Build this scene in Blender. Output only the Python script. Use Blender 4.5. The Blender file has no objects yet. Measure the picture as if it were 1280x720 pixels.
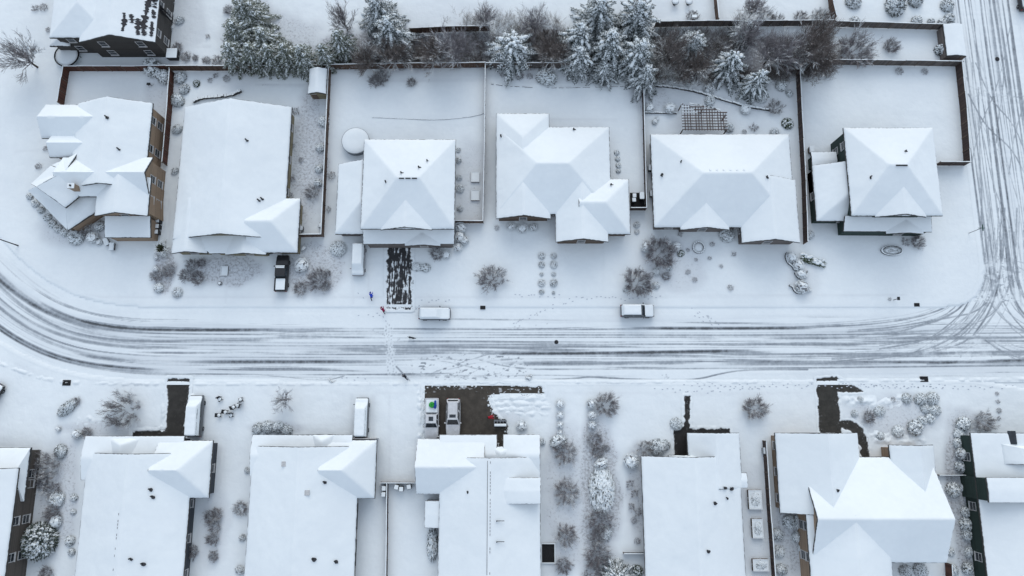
import bpy, bmesh, math, random
import numpy as np
from mathutils import Vector, Matrix
random.seed(7)
rng = np.random.default_rng(7)
scene = bpy.context.scene
COL = scene.collection
R = math.radians

# ------------------------------------------------------------------ camera model
H = 106.0                      # drone height above the snow, metres
TILT = R(10.5)
FPX = 865.0                    # focal length in photo pixels (1280 wide)
CT, ST = math.cos(TILT), math.sin(TILT)

def P(u, v, z=0.0):
    """point of the place seen at photo position (u, v) if it lies at height z"""
    x = (u - 640.0) / FPX
    y = -(v - 360.0) / FPX
    t = (H - z) / (CT - y * ST)
    return Vector((t * x, t * (y * CT + ST), z))

def PX(u, v, z=0.0):
    p = P(u, v, z)
    return (p.x, p.y)

# ------------------------------------------------------------------ numpy noise
def vnoise(x, y, seed=0):
    x = np.asarray(x, float); y = np.asarray(y, float)
    xi = np.floor(x).astype(np.int64); yi = np.floor(y).astype(np.int64)
    fx = x - xi; fy = y - yi
    fx = fx * fx * (3 - 2 * fx); fy = fy * fy * (3 - 2 * fy)
    def h(a, b):
        n = (a * 374761393 + b * 668265263 + seed * 974634777) & 0xffffffff
        n = ((n ^ (n >> 13)) * 1274126177) & 0xffffffff
        n = n ^ (n >> 16)
        return (n & 0xffff) / 65535.0
    a = h(xi, yi); b = h(xi + 1, yi); c = h(xi, yi + 1); d = h(xi + 1, yi + 1)
    return (a * (1 - fx) + b * fx) * (1 - fy) + (c * (1 - fx) + d * fx) * fy

def fbm(x, y, seed=0, o=4):
    s = 0; a = 0.5; t = 0
    for i in range(o):
        s = s + a * vnoise(x * 2 ** i, y * 2 ** i, seed + i * 17); t += a; a *= 0.5
    return s / t

def sstep(a, b, x):
    t = np.clip((x - a) / (b - a), 0, 1)
    return t * t * (3 - 2 * t)

# ------------------------------------------------------------------ objects
def link(o, parent=None):
    COL.objects.link(o)
    if parent is not None:
        o.parent = parent
    return o

def tag(o, label=None, cat=None, group=None, kind=None):
    if label: o['label'] = label
    if cat: o['category'] = cat
    if group: o['group'] = group
    if kind: o['kind'] = kind
    return o

def empty(name, label, cat, loc=(0, 0, 0), rz=0.0, group=None):
    o = bpy.data.objects.new(name, None)
    o.location = loc; o.rotation_euler = (0, 0, rz); o.empty_display_size = 0.3
    link(o)
    return tag(o, label, cat, group)

def copy_tree(o, parent=None):
    c = o.copy(); COL.objects.link(c); c.parent = parent
    for ch in list(o.children):
        copy_tree(ch, c)
    return c

class MB:
    def __init__(self):
        self.v = []; self.f = []; self.m = []
    def add(self, vs, fs, mi=0):
        b = len(self.v)
        self.v.extend([tuple(p) for p in vs])
        for f in fs:
            self.f.append([i + b for i in f]); self.m.append(mi)
    def box(self, x0, x1, y0, y1, z0, z1, mi=0):
        vs = [(x0, y0, z0), (x1, y0, z0), (x1, y1, z0), (x0, y1, z0), (x0, y0, z1), (x1, y0, z1), (x1, y1, z1), (x0, y1, z1)]
        self.add(vs, [(3, 2, 1, 0), (4, 5, 6, 7), (0, 1, 5, 4), (1, 2, 6, 5), (2, 3, 7, 6), (3, 0, 4, 7)], mi)
    def obox(self, c, size, rz=0.0, mi=0, tilt=None):
        sx, sy, sz = [s / 2 for s in size]
        M = Matrix.Translation(Vector(c)) @ Matrix.Rotation(rz, 4, 'Z')
        if tilt: M = M @ Matrix.Rotation(tilt[0], 4, 'X') @ Matrix.Rotation(tilt[1], 4, 'Y')
        vs = [M @ Vector(p) for p in [(-sx, -sy, -sz), (sx, -sy, -sz), (sx, sy, -sz), (-sx, sy, -sz), (-sx, -sy, sz), (sx, -sy, sz), (sx, sy, sz), (-sx, sy, sz)]]
        self.add(vs, [(3, 2, 1, 0), (4, 5, 6, 7), (0, 1, 5, 4), (1, 2, 6, 5), (2, 3, 7, 6), (3, 0, 4, 7)], mi)
    def tube(self, pts, radii, n=6, mi=0, cap=True):
        pts = [Vector(p) for p in pts]
        rings = []
        up = Vector((0.31, 0.17, 0.93))
        for i, p in enumerate(pts):
            d = (pts[min(i + 1, len(pts) - 1)] - pts[max(i - 1, 0)])
            if d.length < 1e-9: d = Vector((0, 0, 1))
            d.normalize()
            a = d.cross(up)
            if a.length < 1e-4: a = d.cross(Vector((1, 0, 0)))
            a.normalize(); b = d.cross(a)
            r = radii[i] if hasattr(radii, '__len__') else radii
            rings.append([p + (a * math.cos(2 * math.pi * k / n) + b * math.sin(2 * math.pi * k / n)) * r for k in range(n)])
        vs = [q for ring in rings for q in ring]
        fs = []
        for i in range(len(pts) - 1):
            for k in range(n):
                k2 = (k + 1) % n
                fs.append((i * n + k, i * n + k2, (i + 1) * n + k2, (i + 1) * n + k))
        if cap:
            fs.append(tuple(range(n))[::-1]); fs.append(tuple((len(pts) - 1) * n + k for k in range(n)))
        self.add(vs, fs, mi)
    def prism(self, poly, z0, z1, mi=0):
        n = len(poly)
        vs = [(p[0], p[1], z0) for p in poly] + [(p[0], p[1], z1) for p in poly]
        fs = [tuple(range(n))[::-1], tuple(range(n, 2 * n))] + [(i, (i + 1) % n, n + (i + 1) % n, n + i) for i in range(n)]
        self.add(vs, fs, mi)
    def lathe(self, prof, n=16, c=(0, 0, 0), mi=0):
        vs = []; fs = []
        for r, z in prof:
            for k in range(n):
                a = 2 * math.pi * k / n
                vs.append((c[0] + r * math.cos(a), c[1] + r * math.sin(a), c[2] + z))
        for i in range(len(prof) - 1):
            for k in range(n):
                k2 = (k + 1) % n
                fs.append((i * n + k, i * n + k2, (i + 1) * n + k2, (i + 1) * n + k))
        fs.append(tuple(range(n))[::-1]); fs.append(tuple((len(prof) - 1) * n + k for k in range(n)))
        self.add(vs, fs, mi)
    def blob(self, c, r, sq=(1, 1, 1), n=7, m=5, jit=0.15, mi=0, rz=0.0):
        vs = []; fs = []
        cr, sr = math.cos(rz), math.sin(rz)
        for i in range(m + 1):
            th = math.pi * i / m
            for k in range(n):
                a = 2 * math.pi * (k + 0.5 * (i % 2)) / n
                q = r * (1 + random.uniform(-jit, jit))
                x, y, z = q * math.sin(th) * math.cos(a) * sq[0], q * math.sin(th) * math.sin(a) * sq[1], q * math.cos(th) * sq[2]
                vs.append((c[0] + x * cr - y * sr, c[1] + x * sr + y * cr, c[2] + z))
        for i in range(m):
            for k in range(n):
                k2 = (k + 1) % n
                fs.append((i * n + k, (i + 1) * n + k, (i + 1) * n + k2, i * n + k2))
        self.add(vs, fs, mi)
    def mesh(self, name, mats, smooth=False, fix=True):
        me = bpy.data.meshes.new(name)
        me.from_pydata(self.v, [], self.f)
        for m in (mats if isinstance(mats, (list, tuple)) else [mats]): me.materials.append(m)
        me.polygons.foreach_set('material_index', self.m)
        if smooth: me.polygons.foreach_set('use_smooth', [True] * len(self.f))
        me.update()
        if fix and len(self.f) < 4000:
            bm = bmesh.new(); bm.from_mesh(me)
            bmesh.ops.recalc_face_normals(bm, faces=bm.faces)
            bm.to_mesh(me); bm.free()
        return me
    def build(self, name, mats, parent=None, loc=None, smooth=False, sharp=None, fix=True):
        me = self.mesh(name, mats, smooth or sharp is not None, fix)
        if sharp is not None: me.set_sharp_from_angle(angle=R(sharp))
        o = bpy.data.objects.new(name, me)
        if loc is not None: o.location = loc
        return link(o, parent)

# ------------------------------------------------------------------ materials
class NT:
    def __init__(self, name):
        self.m = bpy.data.materials.new(name); self.m.use_nodes = True
        self.t = self.m.node_tree; self.n = self.t.nodes
        self.b = self.n['Principled BSDF']
        self.b.inputs['Specular IOR Level'].default_value = 0.25
    def node(self, ty, **kw):
        n = self.n.new(ty)
        for k, v in kw.items():
            if k.startswith('_'): setattr(n, k[1:], v)
            else: n.inputs[k.replace('__', ' ')].default_value = v
        return n
    def link(self, a, b): self.t.links.new(a, b)
    def coord(self, obj=False):
        if obj: return self.node('ShaderNodeTexCoord').outputs['Object']
        return self.node('ShaderNodeNewGeometry').outputs['Position']
    def noise(self, scale, detail=4, rough=0.6, vec=None, obj=False):
        n = self.node('ShaderNodeTexNoise', Scale=scale, Detail=detail, Roughness=rough)
        self.link(vec if vec is not None else self.coord(obj), n.inputs['Vector'])
        return n.outputs['Fac']
    def math(self, op, a, b=None, c=None):
        n = self.node('ShaderNodeMath', _operation=op)
        for i, q in enumerate((a, b, c)):
            if q is None: continue
            if isinstance(q, (int, float)): n.inputs[i].default_value = q
            else: self.link(q, n.inputs[i])
        return n.outputs[0]
    def rng(self, v, a, b, c=0.0, d=1.0, smooth=True):
        n = self.node('ShaderNodeMapRange')
        n.interpolation_type = 'SMOOTHSTEP' if smooth else 'LINEAR'
        self.link(v, n.inputs['Value'])
        n.inputs['From Min'].default_value = a; n.inputs['From Max'].default_value = b
        n.inputs['To Min'].default_value = c; n.inputs['To Max'].default_value = d
        return n.outputs['Result']
    def mix(self, f, a, b):
        n = self.node('ShaderNodeMix', _data_type='RGBA')
        for s, q in (('Factor', f), ('A', a), ('B', b)):
            idx = {'Factor': 0, 'A': 6, 'B': 7}[s]
            if isinstance(q, (int, float)): n.inputs[idx].default_value = q
            elif isinstance(q, tuple): n.inputs[idx].default_value = (*q[:3], 1)
            else: self.link(q, n.inputs[idx])
        return n.outputs[2]
    def attr(self, name):
        n = self.node('ShaderNodeAttribute'); n.attribute_name = name
        return n.outputs['Fac']
    def color(self, c):
        if isinstance(c, tuple): self.b.inputs['Base Color'].default_value = (*c[:3], 1)
        else: self.link(c, self.b.inputs['Base Color'])
    def rough(self, r):
        if isinstance(r, (int, float)): self.b.inputs['Roughness'].default_value = r
        else: self.link(r, self.b.inputs['Roughness'])
    def bump(self, h, strength=0.3, dist=0.1):
        n = self.node('ShaderNodeBump', Strength=strength, Distance=dist)
        self.link(h, n.inputs['Height']); self.link(n.outputs['Normal'], self.b.inputs['Normal'])

SNOW = (0.80, 0.86, 0.885)
SNOW_LO = (0.755, 0.815, 0.845)

def snow_col(t, k=1.0):
    a = t.noise(0.13, 4, 0.55); b = t.noise(1.3, 3, 0.5)
    f = t.math('ADD', t.math('MULTIPLY', a, 0.75), t.math('MULTIPLY', b, 0.25))
    return t.mix(t.rng(f, 0.36, 0.66), tuple(c * k for c in SNOW_LO), tuple(c * k for c in SNOW))

def m_snow(name, bump=0.5, k=1.0):
    t = NT(name); t.color(snow_col(t, k)); t.rough(0.75)
    h = t.math('ADD', t.math('MULTIPLY', t.noise(0.6, 3, 0.45), 1.0), t.math('MULTIPLY', t.noise(5, 2, 0.5), 0.05))
    t.bump(h, bump, 0.22)
    return t.m

def m_plain(name, c, c2=None, scale=3.0, rough=0.7, snow=None, bump=0.0, metal=0.0, obj=False, spec=0.25):
    """base colour with mottling; snow = normal-z threshold above which the surface carries snow"""
    t = NT(name); t.rough(rough); t.b.inputs['Metallic'].default_value = metal
    t.b.inputs['Specular IOR Level'].default_value = spec
    c2 = c2 or tuple(q * 0.6 for q in c)
    col = t.mix(t.rng(t.noise(scale, 4, 0.65, obj=obj), 0.35, 0.65), c2, c)
    if snow is not None:
        g = t.node('ShaderNodeNewGeometry'); s = t.node('ShaderNodeSeparateXYZ'); t.link(g.outputs['Normal'], s.inputs[0])
        z = t.math('ADD', s.outputs[2], t.math('MULTIPLY', t.math('SUBTRACT', t.noise(5.0, 3, 0.6), 0.5), 0.5))
        col = t.mix(t.rng(z, snow - 0.08, snow + 0.08), col, SNOW)
    t.color(col)
    if bump: t.bump(t.noise(scale * 4, 4, 0.6, obj=obj), bump, 0.05)
    return t.m

def m_boards(name, c, c2, axis='Z', pitch=0.15, snow=None):
    t = NT(name); t.rough(0.75)
    s = t.node('ShaderNodeSeparateXYZ'); t.link(t.coord(), s.inputs[0])
    if axis == 'Z': q = s.outputs[2]
    else: q = t.math('ADD', s.outputs[0], s.outputs[1])
    w = t.math('FRACT', t.math('DIVIDE', q, pitch))
    groove = t.rng(w, 0.0, 0.12)
    idx = t.math('FLOOR', t.math('DIVIDE', q, pitch))
    wn = t.node('ShaderNodeTexWhiteNoise', _noise_dimensions='1D'); t.link(idx, wn.inputs['W'])
    f = t.math('ADD', t.math('MULTIPLY', wn.outputs['Value'], 0.6), t.math('MULTIPLY', t.noise(1.3, 4, 0.7), 0.5))
    col = t.mix(t.rng(f, 0.2, 0.85), c2, c)
    col = t.mix(groove, tuple(x * 0.3 for x in c2), col)
    t.color(col); t.bump(groove, 0.4, 0.02)
    return t.m

M = {}
M['snow'] = m_snow('snow')
M['roof_snow'] = m_snow('roof_snow', 0.25)
M['soft_snow'] = m_snow('branch_snow', 0.2, 1.0)
M['shingle'] = m_plain('roof_shingle', (0.06, 0.062, 0.068), (0.03, 0.03, 0.034), 9, 0.9, bump=0.3)
M['trim'] = m_plain('white_trim', (0.55, 0.56, 0.56), (0.42, 0.43, 0.44), 4, 0.6)
M['dark_trim'] = m_plain('dark_trim', (0.07, 0.065, 0.06), (0.04, 0.04, 0.04), 4, 0.6)
M['glass'] = m_plain('window_glass', (0.03, 0.04, 0.05), (0.015, 0.02, 0.025), 1.5, 0.08, spec=0.6)
M['black'] = m_plain('black_rubber', (0.02, 0.02, 0.021), (0.012, 0.012, 0.013), 5, 0.8)
M['iron'] = m_plain('dark_iron', (0.035, 0.037, 0.04), (0.02, 0.02, 0.022), 8, 0.55, metal=0.3)
M['steel'] = m_plain('galvanised_steel', (0.35, 0.36, 0.37), (0.25, 0.26, 0.27), 6, 0.45, metal=0.6)
M['concrete'] = m_plain('concrete', (0.3, 0.3, 0.29), (0.2, 0.2, 0.2), 3, 0.85, snow=0.55, bump=0.2)
M['stone'] = m_plain('garden_stone', (0.10, 0.10, 0.105), (0.05, 0.05, 0.055), 5, 0.9, snow=0.62, bump=0.4)
M['bark'] = m_plain('bark', (0.09, 0.075, 0.065), (0.05, 0.042, 0.038), 12, 0.9, snow=0.72, bump=0.5)
M['twig_grey'] = m_plain('grey_twigs', (0.33, 0.315, 0.33), (0.21, 0.20, 0.21), 3, 0.9, snow=0.68)
M['twig_brown'] = m_plain('brown_twigs', (0.23, 0.205, 0.195), (0.135, 0.12, 0.112), 3, 0.9, snow=0.78)
M['twig_white'] = m_plain('snow_lined_twigs', (0.26, 0.245, 0.255), (0.17, 0.16, 0.167), 3, 0.9, snow=0.5)
M['needle_dark'] = m_plain('dark_needles', (0.07, 0.092, 0.092), (0.032, 0.044, 0.046), 2.2, 0.8, snow=1.02)
M['needle_green'] = m_plain('green_needles', (0.135, 0.155, 0.115), (0.055, 0.07, 0.056), 2.2, 0.8, snow=1.03)
M['leaf'] = m_plain('bush_leaves', (0.155, 0.17, 0.165), (0.08, 0.088, 0.09), 4, 0.8, snow=0.8)
M['leaf_grey'] = m_plain('grey_bush_leaves', (0.21, 0.215, 0.225), (0.12, 0.122, 0.13), 4, 0.85, snow=0.74)
M['leaf_green'] = m_plain('green_bush_leaves', (0.07, 0.10, 0.05), (0.03, 0.05, 0.03), 4, 0.8)
M['fence_red'] = m_boards('red_brown_fence_boards', (0.115, 0.05, 0.036), (0.06, 0.028, 0.022), 'XY')
M['fence_brown'] = m_boards('brown_fence_boards', (0.125, 0.08, 0.058), (0.065, 0.042, 0.033), 'XY')
M['fence_grey'] = m_boards('grey_fence_boards', (0.15, 0.13, 0.12), (0.08, 0.072, 0.068), 'XY')
M['fence_dark'] = m_boards('dark_fence_boards', (0.075, 0.05, 0.045), (0.04, 0.029, 0.027), 'XY')
M['lattice'] = m_plain('lattice_wood', (0.13, 0.105, 0.10), (0.08, 0.065, 0.062), 8, 0.85)
M['needle_deep'] = m_plain('deep_green_leaves', (0.095, 0.12, 0.10), (0.05, 0.065, 0.056), 4, 0.8, snow=0.92)
M['wood'] = m_plain('weathered_wood', (0.16, 0.12, 0.095), (0.09, 0.068, 0.055), 8, 0.85, snow=0.6)
def siding(name, c): return m_boards(name, c, tuple(q * 0.78 for q in c), 'Z', 0.2)
W = {'charcoal': siding('charcoal_siding', (0.065, 0.062, 0.058)), 'tan': siding('tan_siding', (0.33, 0.245, 0.175)),
     'olive': siding('olive_siding', (0.26, 0.23, 0.15)), 'brown': siding('brown_siding', (0.13, 0.095, 0.072)),
     'greybrown': siding('grey_brown_siding', (0.17, 0.15, 0.14)), 'green': siding('dark_green_siding', (0.03, 0.052, 0.046)),
     'umber': siding('umber_siding', (0.105, 0.093, 0.082)), 'slate': siding('slate_siding', (0.06, 0.068, 0.08)),
     'grey': siding('grey_siding', (0.2, 0.21, 0.22))}
def paint(name, c, rough=0.3, spec=0.5):
    return m_plain(name, c, tuple(q * 0.85 for q in c), 2, rough, spec=spec)
CARS = {'white': paint('white_car_paint', (0.62, 0.64, 0.66)), 'black': paint('black_car_paint', (0.02, 0.021, 0.024)),
        'grey': paint('grey_car_paint', (0.10, 0.11, 0.12)), 'blue': paint('dark_blue_car_paint', (0.03, 0.04, 0.07)),
        'silver': paint('silver_car_paint', (0.3, 0.31, 0.33))}
M['red_lamp'] = m_plain('red_lamp', (0.3, 0.02, 0.02), None, 4, 0.2)
M['lamp'] = m_plain('clear_lamp', (0.5, 0.5, 0.5), None, 4, 0.15)
# ------------------------------------------------------------------ ground, road, driveways
def pl(pts, z=0.0):
    return np.array([PX(u, v, z) for u, v in pts])

def smooth_pl(a, n=3):
    for _ in range(n):
        q = [a[0]]
        for i in range(len(a) - 1):
            q.append(a[i] * 0.75 + a[i + 1] * 0.25); q.append(a[i] * 0.25 + a[i + 1] * 0.75)
        q.append(a[-1]); a = np.array(q)
    return a

def dist_pl(X, Y, a, st=False):
    best = np.full(X.shape, 1e9); S = np.zeros(X.shape); T = np.zeros(X.shape); s0 = 0.0
    for i in range(len(a) - 1):
        ax, ay = a[i]; bx, by = a[i + 1]
        dx, dy = bx - ax, by - ay; L2 = dx * dx + dy * dy; L = math.sqrt(L2)
        if L < 1e-9: continue
        k = np.clip(((X - ax) * dx + (Y - ay) * dy) / L2, 0, 1)
        ex = X - ax - k * dx; ey = Y - ay - k * dy
        d = np.hypot(ex, ey)
        m = d < best
        best = np.where(m, d, best)
        if st:
            S = np.where(m, s0 + k * L, S)
            T = np.where(m, np.sign(dx * ey - dy * ex) * d, T)
        s0 += L
    return (best, S, T) if st else best

def sdf_poly(X, Y, a):
    """signed distance, negative inside"""
    n = len(a); ins = np.zeros(X.shape, bool)
    for i in range(n):
        x1, y1 = a[i]; x2, y2 = a[(i + 1) % n]
        c = ((y1 > Y) != (y2 > Y)) & (X < (x2 - x1) * (Y - y1) / (y2 - y1 + 1e-12) + x1)
        ins ^= c
    d = dist_pl(X, Y, np.vstack([a, a[:1]]))
    return np.where(ins, -d, d)

main_c = smooth_pl(pl([(1500, 425), (1000, 430), (640, 430.5), (230, 430.5), (150, 428), (90, 418), (40, 396), (-5, 362), (-45, 318), (-72, 260), (-85, 190), (-95, 60), (-100, -60)]))
side_x = PX(1208, 210)[0] + 6.3
side_c = np.array([(side_x, 90.0), (side_x, PX(640, 425)[1])])
HW = 6.0
def road_sdf(X, Y):
    d1 = dist_pl(X, Y, main_c) - HW
    d2 = dist_pl(X, Y, side_c) - HW
    k = 7.0
    h = np.clip(0.5 + 0.5 * (d2 - d1) / k, 0, 1)
    return d2 * (1 - h) + d1 * h - k * h * (1 - h)

def grid_mesh(name, X, Y, Z, mask, attrs, mats, smooth=True):
    """X,Y,Z 2-D arrays; faces where all four corners are in the mask"""
    ny, nx = X.shape
    fm = mask[:-1, :-1] & mask[1:, :-1] & mask[:-1, 1:] & mask[1:, 1:]
    vm = np.zeros_like(mask); vm[:-1, :-1] |= fm; vm[1:, :-1] |= fm; vm[:-1, 1:] |= fm; vm[1:, 1:] |= fm
    idx = -np.ones(X.shape, int); idx[vm] = np.arange(vm.sum())
    jj, ii = np.nonzero(fm)
    faces = np.stack([idx[jj, ii], idx[jj, ii + 1], idx[jj + 1, ii + 1], idx[jj + 1, ii]], 1)
    co = np.stack([X[vm], Y[vm], Z[vm]], 1)
    me = bpy.data.meshes.new(name)
    me.vertices.add(len(co)); me.vertices.foreach_set('co', co.ravel().astype(np.float32))
    me.loops.add(faces.size); me.loops.foreach_set('vertex_index', faces.ravel().astype(np.int32))
    me.polygons.add(len(faces)); me.polygons.foreach_set('loop_start', np.arange(0, faces.size, 4, dtype=np.int32))
    if smooth: me.polygons.foreach_set('use_smooth', np.ones(len(faces), bool))
    for k, a in attrs.items():
        at = me.attributes.new(k, 'FLOAT', 'POINT'); at.data.foreach_set('value', a[vm].astype(np.float32))
    me.materials.append(mats); me.update(); me.validate()
    o = bpy.data.objects.new(name, me); link(o)
    return o

# ---- cleared areas, photo pixels
CLEARED = {
    'wide': [[(530, 481), (611, 480), (680, 483), (680, 493), (612, 496), (614, 506), (621, 520), (634, 534), (634, 562), (622, 562), (620, 556), (530, 556)]],
    'narrow': [[(210, 473), (238, 473), (233, 520), (229, 552), (165, 552), (166, 539), (207, 537)]],
    'path': [[(855.5, 495), (862, 495), (861, 536), (912, 536), (912, 542), (861, 543), (861, 574), (843, 574), (843, 535), (856, 534)]],
    'hook': [[(1021, 474), (1046, 472), (1078, 489), (1047, 490), (1050, 526), (1066, 527), (1078, 537), (1085, 552), (1087, 572), (1078, 572), (1075, 556), (1066, 540), (1052, 535), (1053, 556), (1026, 556)]],
    'streaky': [[(484, 300), (514.5, 300), (515, 386), (484, 386)]],
}
CLEAR_PL = {k: [pl(p) for p in v] for k, v in CLEARED.items()}

def clear_sdf(X, Y, keys=None):
    d = np.full(X.shape, 1e9)
    for k in (keys or CLEAR_PL):
        for a in CLEAR_PL[k]: d = np.minimum(d, sdf_poly(X, Y, a))
    return d

# ---- ground sheet: fine in the middle, coarse to the horizon
gx = np.concatenate([-np.geomspace(900, 100, 14), np.arange(-96, 96.1, 0.32), np.geomspace(100, 900, 14)])
gy = np.concatenate([-np.geomspace(900, 36, 16), np.arange(-33, 78.1, 0.32), np.geomspace(82, 900, 14)])
GX, GY = np.meshgrid(gx, gy)
rs = road_sdf(GX, GY)
far = (np.abs(GX) > 97) | (GY > 79) | (GY < -34)
GZ = (fbm(GX * 0.45, GY * 0.45, 5, 3) - 0.5) * 0.05 * sstep(0.3, 2.0, rs)
GZ = np.where(rs < -0.55, -0.30, GZ)
cs = clear_sdf(GX, GY)
GZ = np.where(cs < 0.12, GZ - 0.2, GZ)
DIRT = [  # u, v, ru, rv, strength: thin snow where plants and soil show through
    (386, 200, 26, 95, .42), (395, 335, 45, 38, .40), (285, 338, 50, 22, .42), (206, 335, 16, 36, .5), (330, 300, 80, 12, .2),
    (500, 60, 130, 30, .55), (690, 62, 160, 28, .6), (930, 70, 110, 34, .6), (345, 50, 70, 40, .35), (235, 30, 25, 45, .25),
    (700, 95, 90, 12, .25), (810, 120, 30, 22, .35), (905, 120, 90, 30, .22), (840, 330, 45, 40, .28), (590, 228, 26, 60, .28),
    (70, 620, 32, 80, .35), (268, 660, 22, 55, .25), (705, 620, 30, 110, .32), (750, 620, 30, 110, .45), (800, 620, 18, 75, .35),
    (1120, 520, 65, 32, .32), (1200, 620, 18, 110, .45), (990, 660, 26, 60, .4), (943, 650, 20, 80, .25), (640, 512, 30, 22, .25),
    (345, 535, 40, 9, .35), (130, 535, 60, 12, .3), (95, 285, 50, 25, .3), (290, 95, 60, 20, .22), (1205, 530, 25, 22, .35),
    (1005, 345, 22, 35, .15), (310, 30, 35, 60, .3), (560, 15, 80, 18, .15), (800, 10, 60, 20, .15), (205, 110, 25, 45, .3), (880, 155, 45, 18, .25)]
D = np.zeros(GX.shape)
for u, v, ru, rv, st in DIRT:
    c = P(u, v); e = P(u + ru, v); f_ = P(u, v - rv)
    q = ((GX - c.x) / (e.x - c.x)) ** 2 + ((GY - c.y) / (f_.y - c.y)) ** 2
    D = np.maximum(D, st * sstep(1.25, 0.45, q + (fbm(GX * 0.35, GY * 0.35, 9, 3) - 0.5) * 0.9))
# faint lines where drive edges, kerbs and paths lie under the snow; old tracks on the lawns
LINES = [([(100, 371), (700, 371), (1130, 369)], .16), ([(480, 305), (480, 383)], .1), ([(441, 345), (441, 383)], .12), ([(461, 345), (461, 383)], .12),
         ([(343, 322), (343, 383)], .12), ([(282, 322), (282, 383)], .1), ([(640, 307), (640, 290)], .1), ([(700, 302), (700, 383)], .06), ([(754, 305), (754, 383)], .06),
         ([(440, 550), (440, 495)], .15), ([(467, 550), (467, 495)], .15), ([(487, 595), (487, 495)], .15), ([(520, 595), (520, 548)], .2), ([(471, 492), (530, 492)], .12),
         ([(275, 560), (275, 620)], .18), ([(280, 560), (280, 600)], .12), ([(693, 545), (693, 675)], .2), ([(688, 545), (688, 675)], .12),
         ([(1008, 492), (1180, 492)], .1), ([(700, 492), (1000, 492)], .1), ([(20, 455), (70, 476)], .12), ([(20, 190), (65, 186)], .1),
         ([(320, 106), (385, 107)], .35), ([(465, 101), (605, 100)], .18), ([(615, 148), (770, 150)], .15), ([(240, 58), (262, 58)], .3), ([(206, 250), (206, 300)], .2), ([(211, 250), (212, 300)], .2)]
for a, st in LINES:
    d = dist_pl(GX, GY, smooth_pl(pl(a), 1))
    D = np.maximum(D, st * np.exp(-(d / 0.22) ** 2) * (0.6 + 0.8 * fbm(GX * 0.3, GY * 0.3, 3, 2)))
D = np.where(far, 0, D)
bed = np.where(cs < 0.5, 0.0, D)

t = NT('snow_ground')
base = snow_col(t)
dn = t.math('ADD', t.math('MULTIPLY', t.noise(2.6, 6, 0.75), 0.75), t.math('MULTIPLY', t.noise(9, 3, 0.7), 0.25))
a_ = t.attr('dirt')
thr = t.math('SUBTRACT', 0.74, t.math('MULTIPLY', a_, 0.55))
fac = t.math('MULTIPLY', t.rng(t.math('SUBTRACT', dn, thr), -0.06, 0.16), t.rng(a_, 0.02, 0.2))
soil = t.mix(t.noise(4, 3, 0.6), (0.12, 0.115, 0.12), (0.27, 0.265, 0.275))
haze = t.mix(t.math('MULTIPLY', a_, 0.95), base, (0.40, 0.42, 0.47))
t.color(t.mix(t.math('MULTIPLY', fac, 0.8), haze, soil)); t.rough(0.8)
h = t.math('ADD', t.math('MULTIPLY', t.noise(0.4, 3, 0.5), 1.2), t.math('MULTIPLY', t.noise(3, 3, 0.5), 0.07))
h = t.math('SUBTRACT', h, t.math('MULTIPLY', fac, 0.35))
t.bump(h, 0.5, 0.25)
g = grid_mesh('snow_ground', GX, GY, GZ, np.ones(GX.shape, bool), {'dirt': bed}, t.m)
tag(g, kind='structure')

# ---- road with its tyre tracks
STEP = 0.12
rx = np.arange(-93, 97, STEP); ry = np.arange(PX(640, 485)[1], 74, STEP)
RX, RY = np.meshgrid(rx, ry)
rough_d = np.minimum(np.abs(RY - PX(640, 430)[1]) - 8.5, np.minimum(np.where(RX < -55, -1, 99), np.where(RX > side_x - 14, -1, 99)))
rs = np.full(RX.shape, 9.0)
sel = rough_d < 0
rs[sel] = road_sdf(RX[sel], RY[sel])
rmask = (rs < 0.32) & sel
idx = np.nonzero(rmask)
x = RX[idx]; y = RY[idx]; d = rs[idx]
_, S1, T1 = dist_pl(x, y, main_c, True)
_, S2, T2 = dist_pl(x, y, side_c, True)
inside = sstep(0.1, -0.9, d)
slush = np.zeros(x.shape)
ycen = PX(640, 430.5)[1]
def trk(vv): return -(PX(640, vv)[1] - ycen)      # lateral offset (right-hand positive = south): T>0 is left of travel
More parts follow.
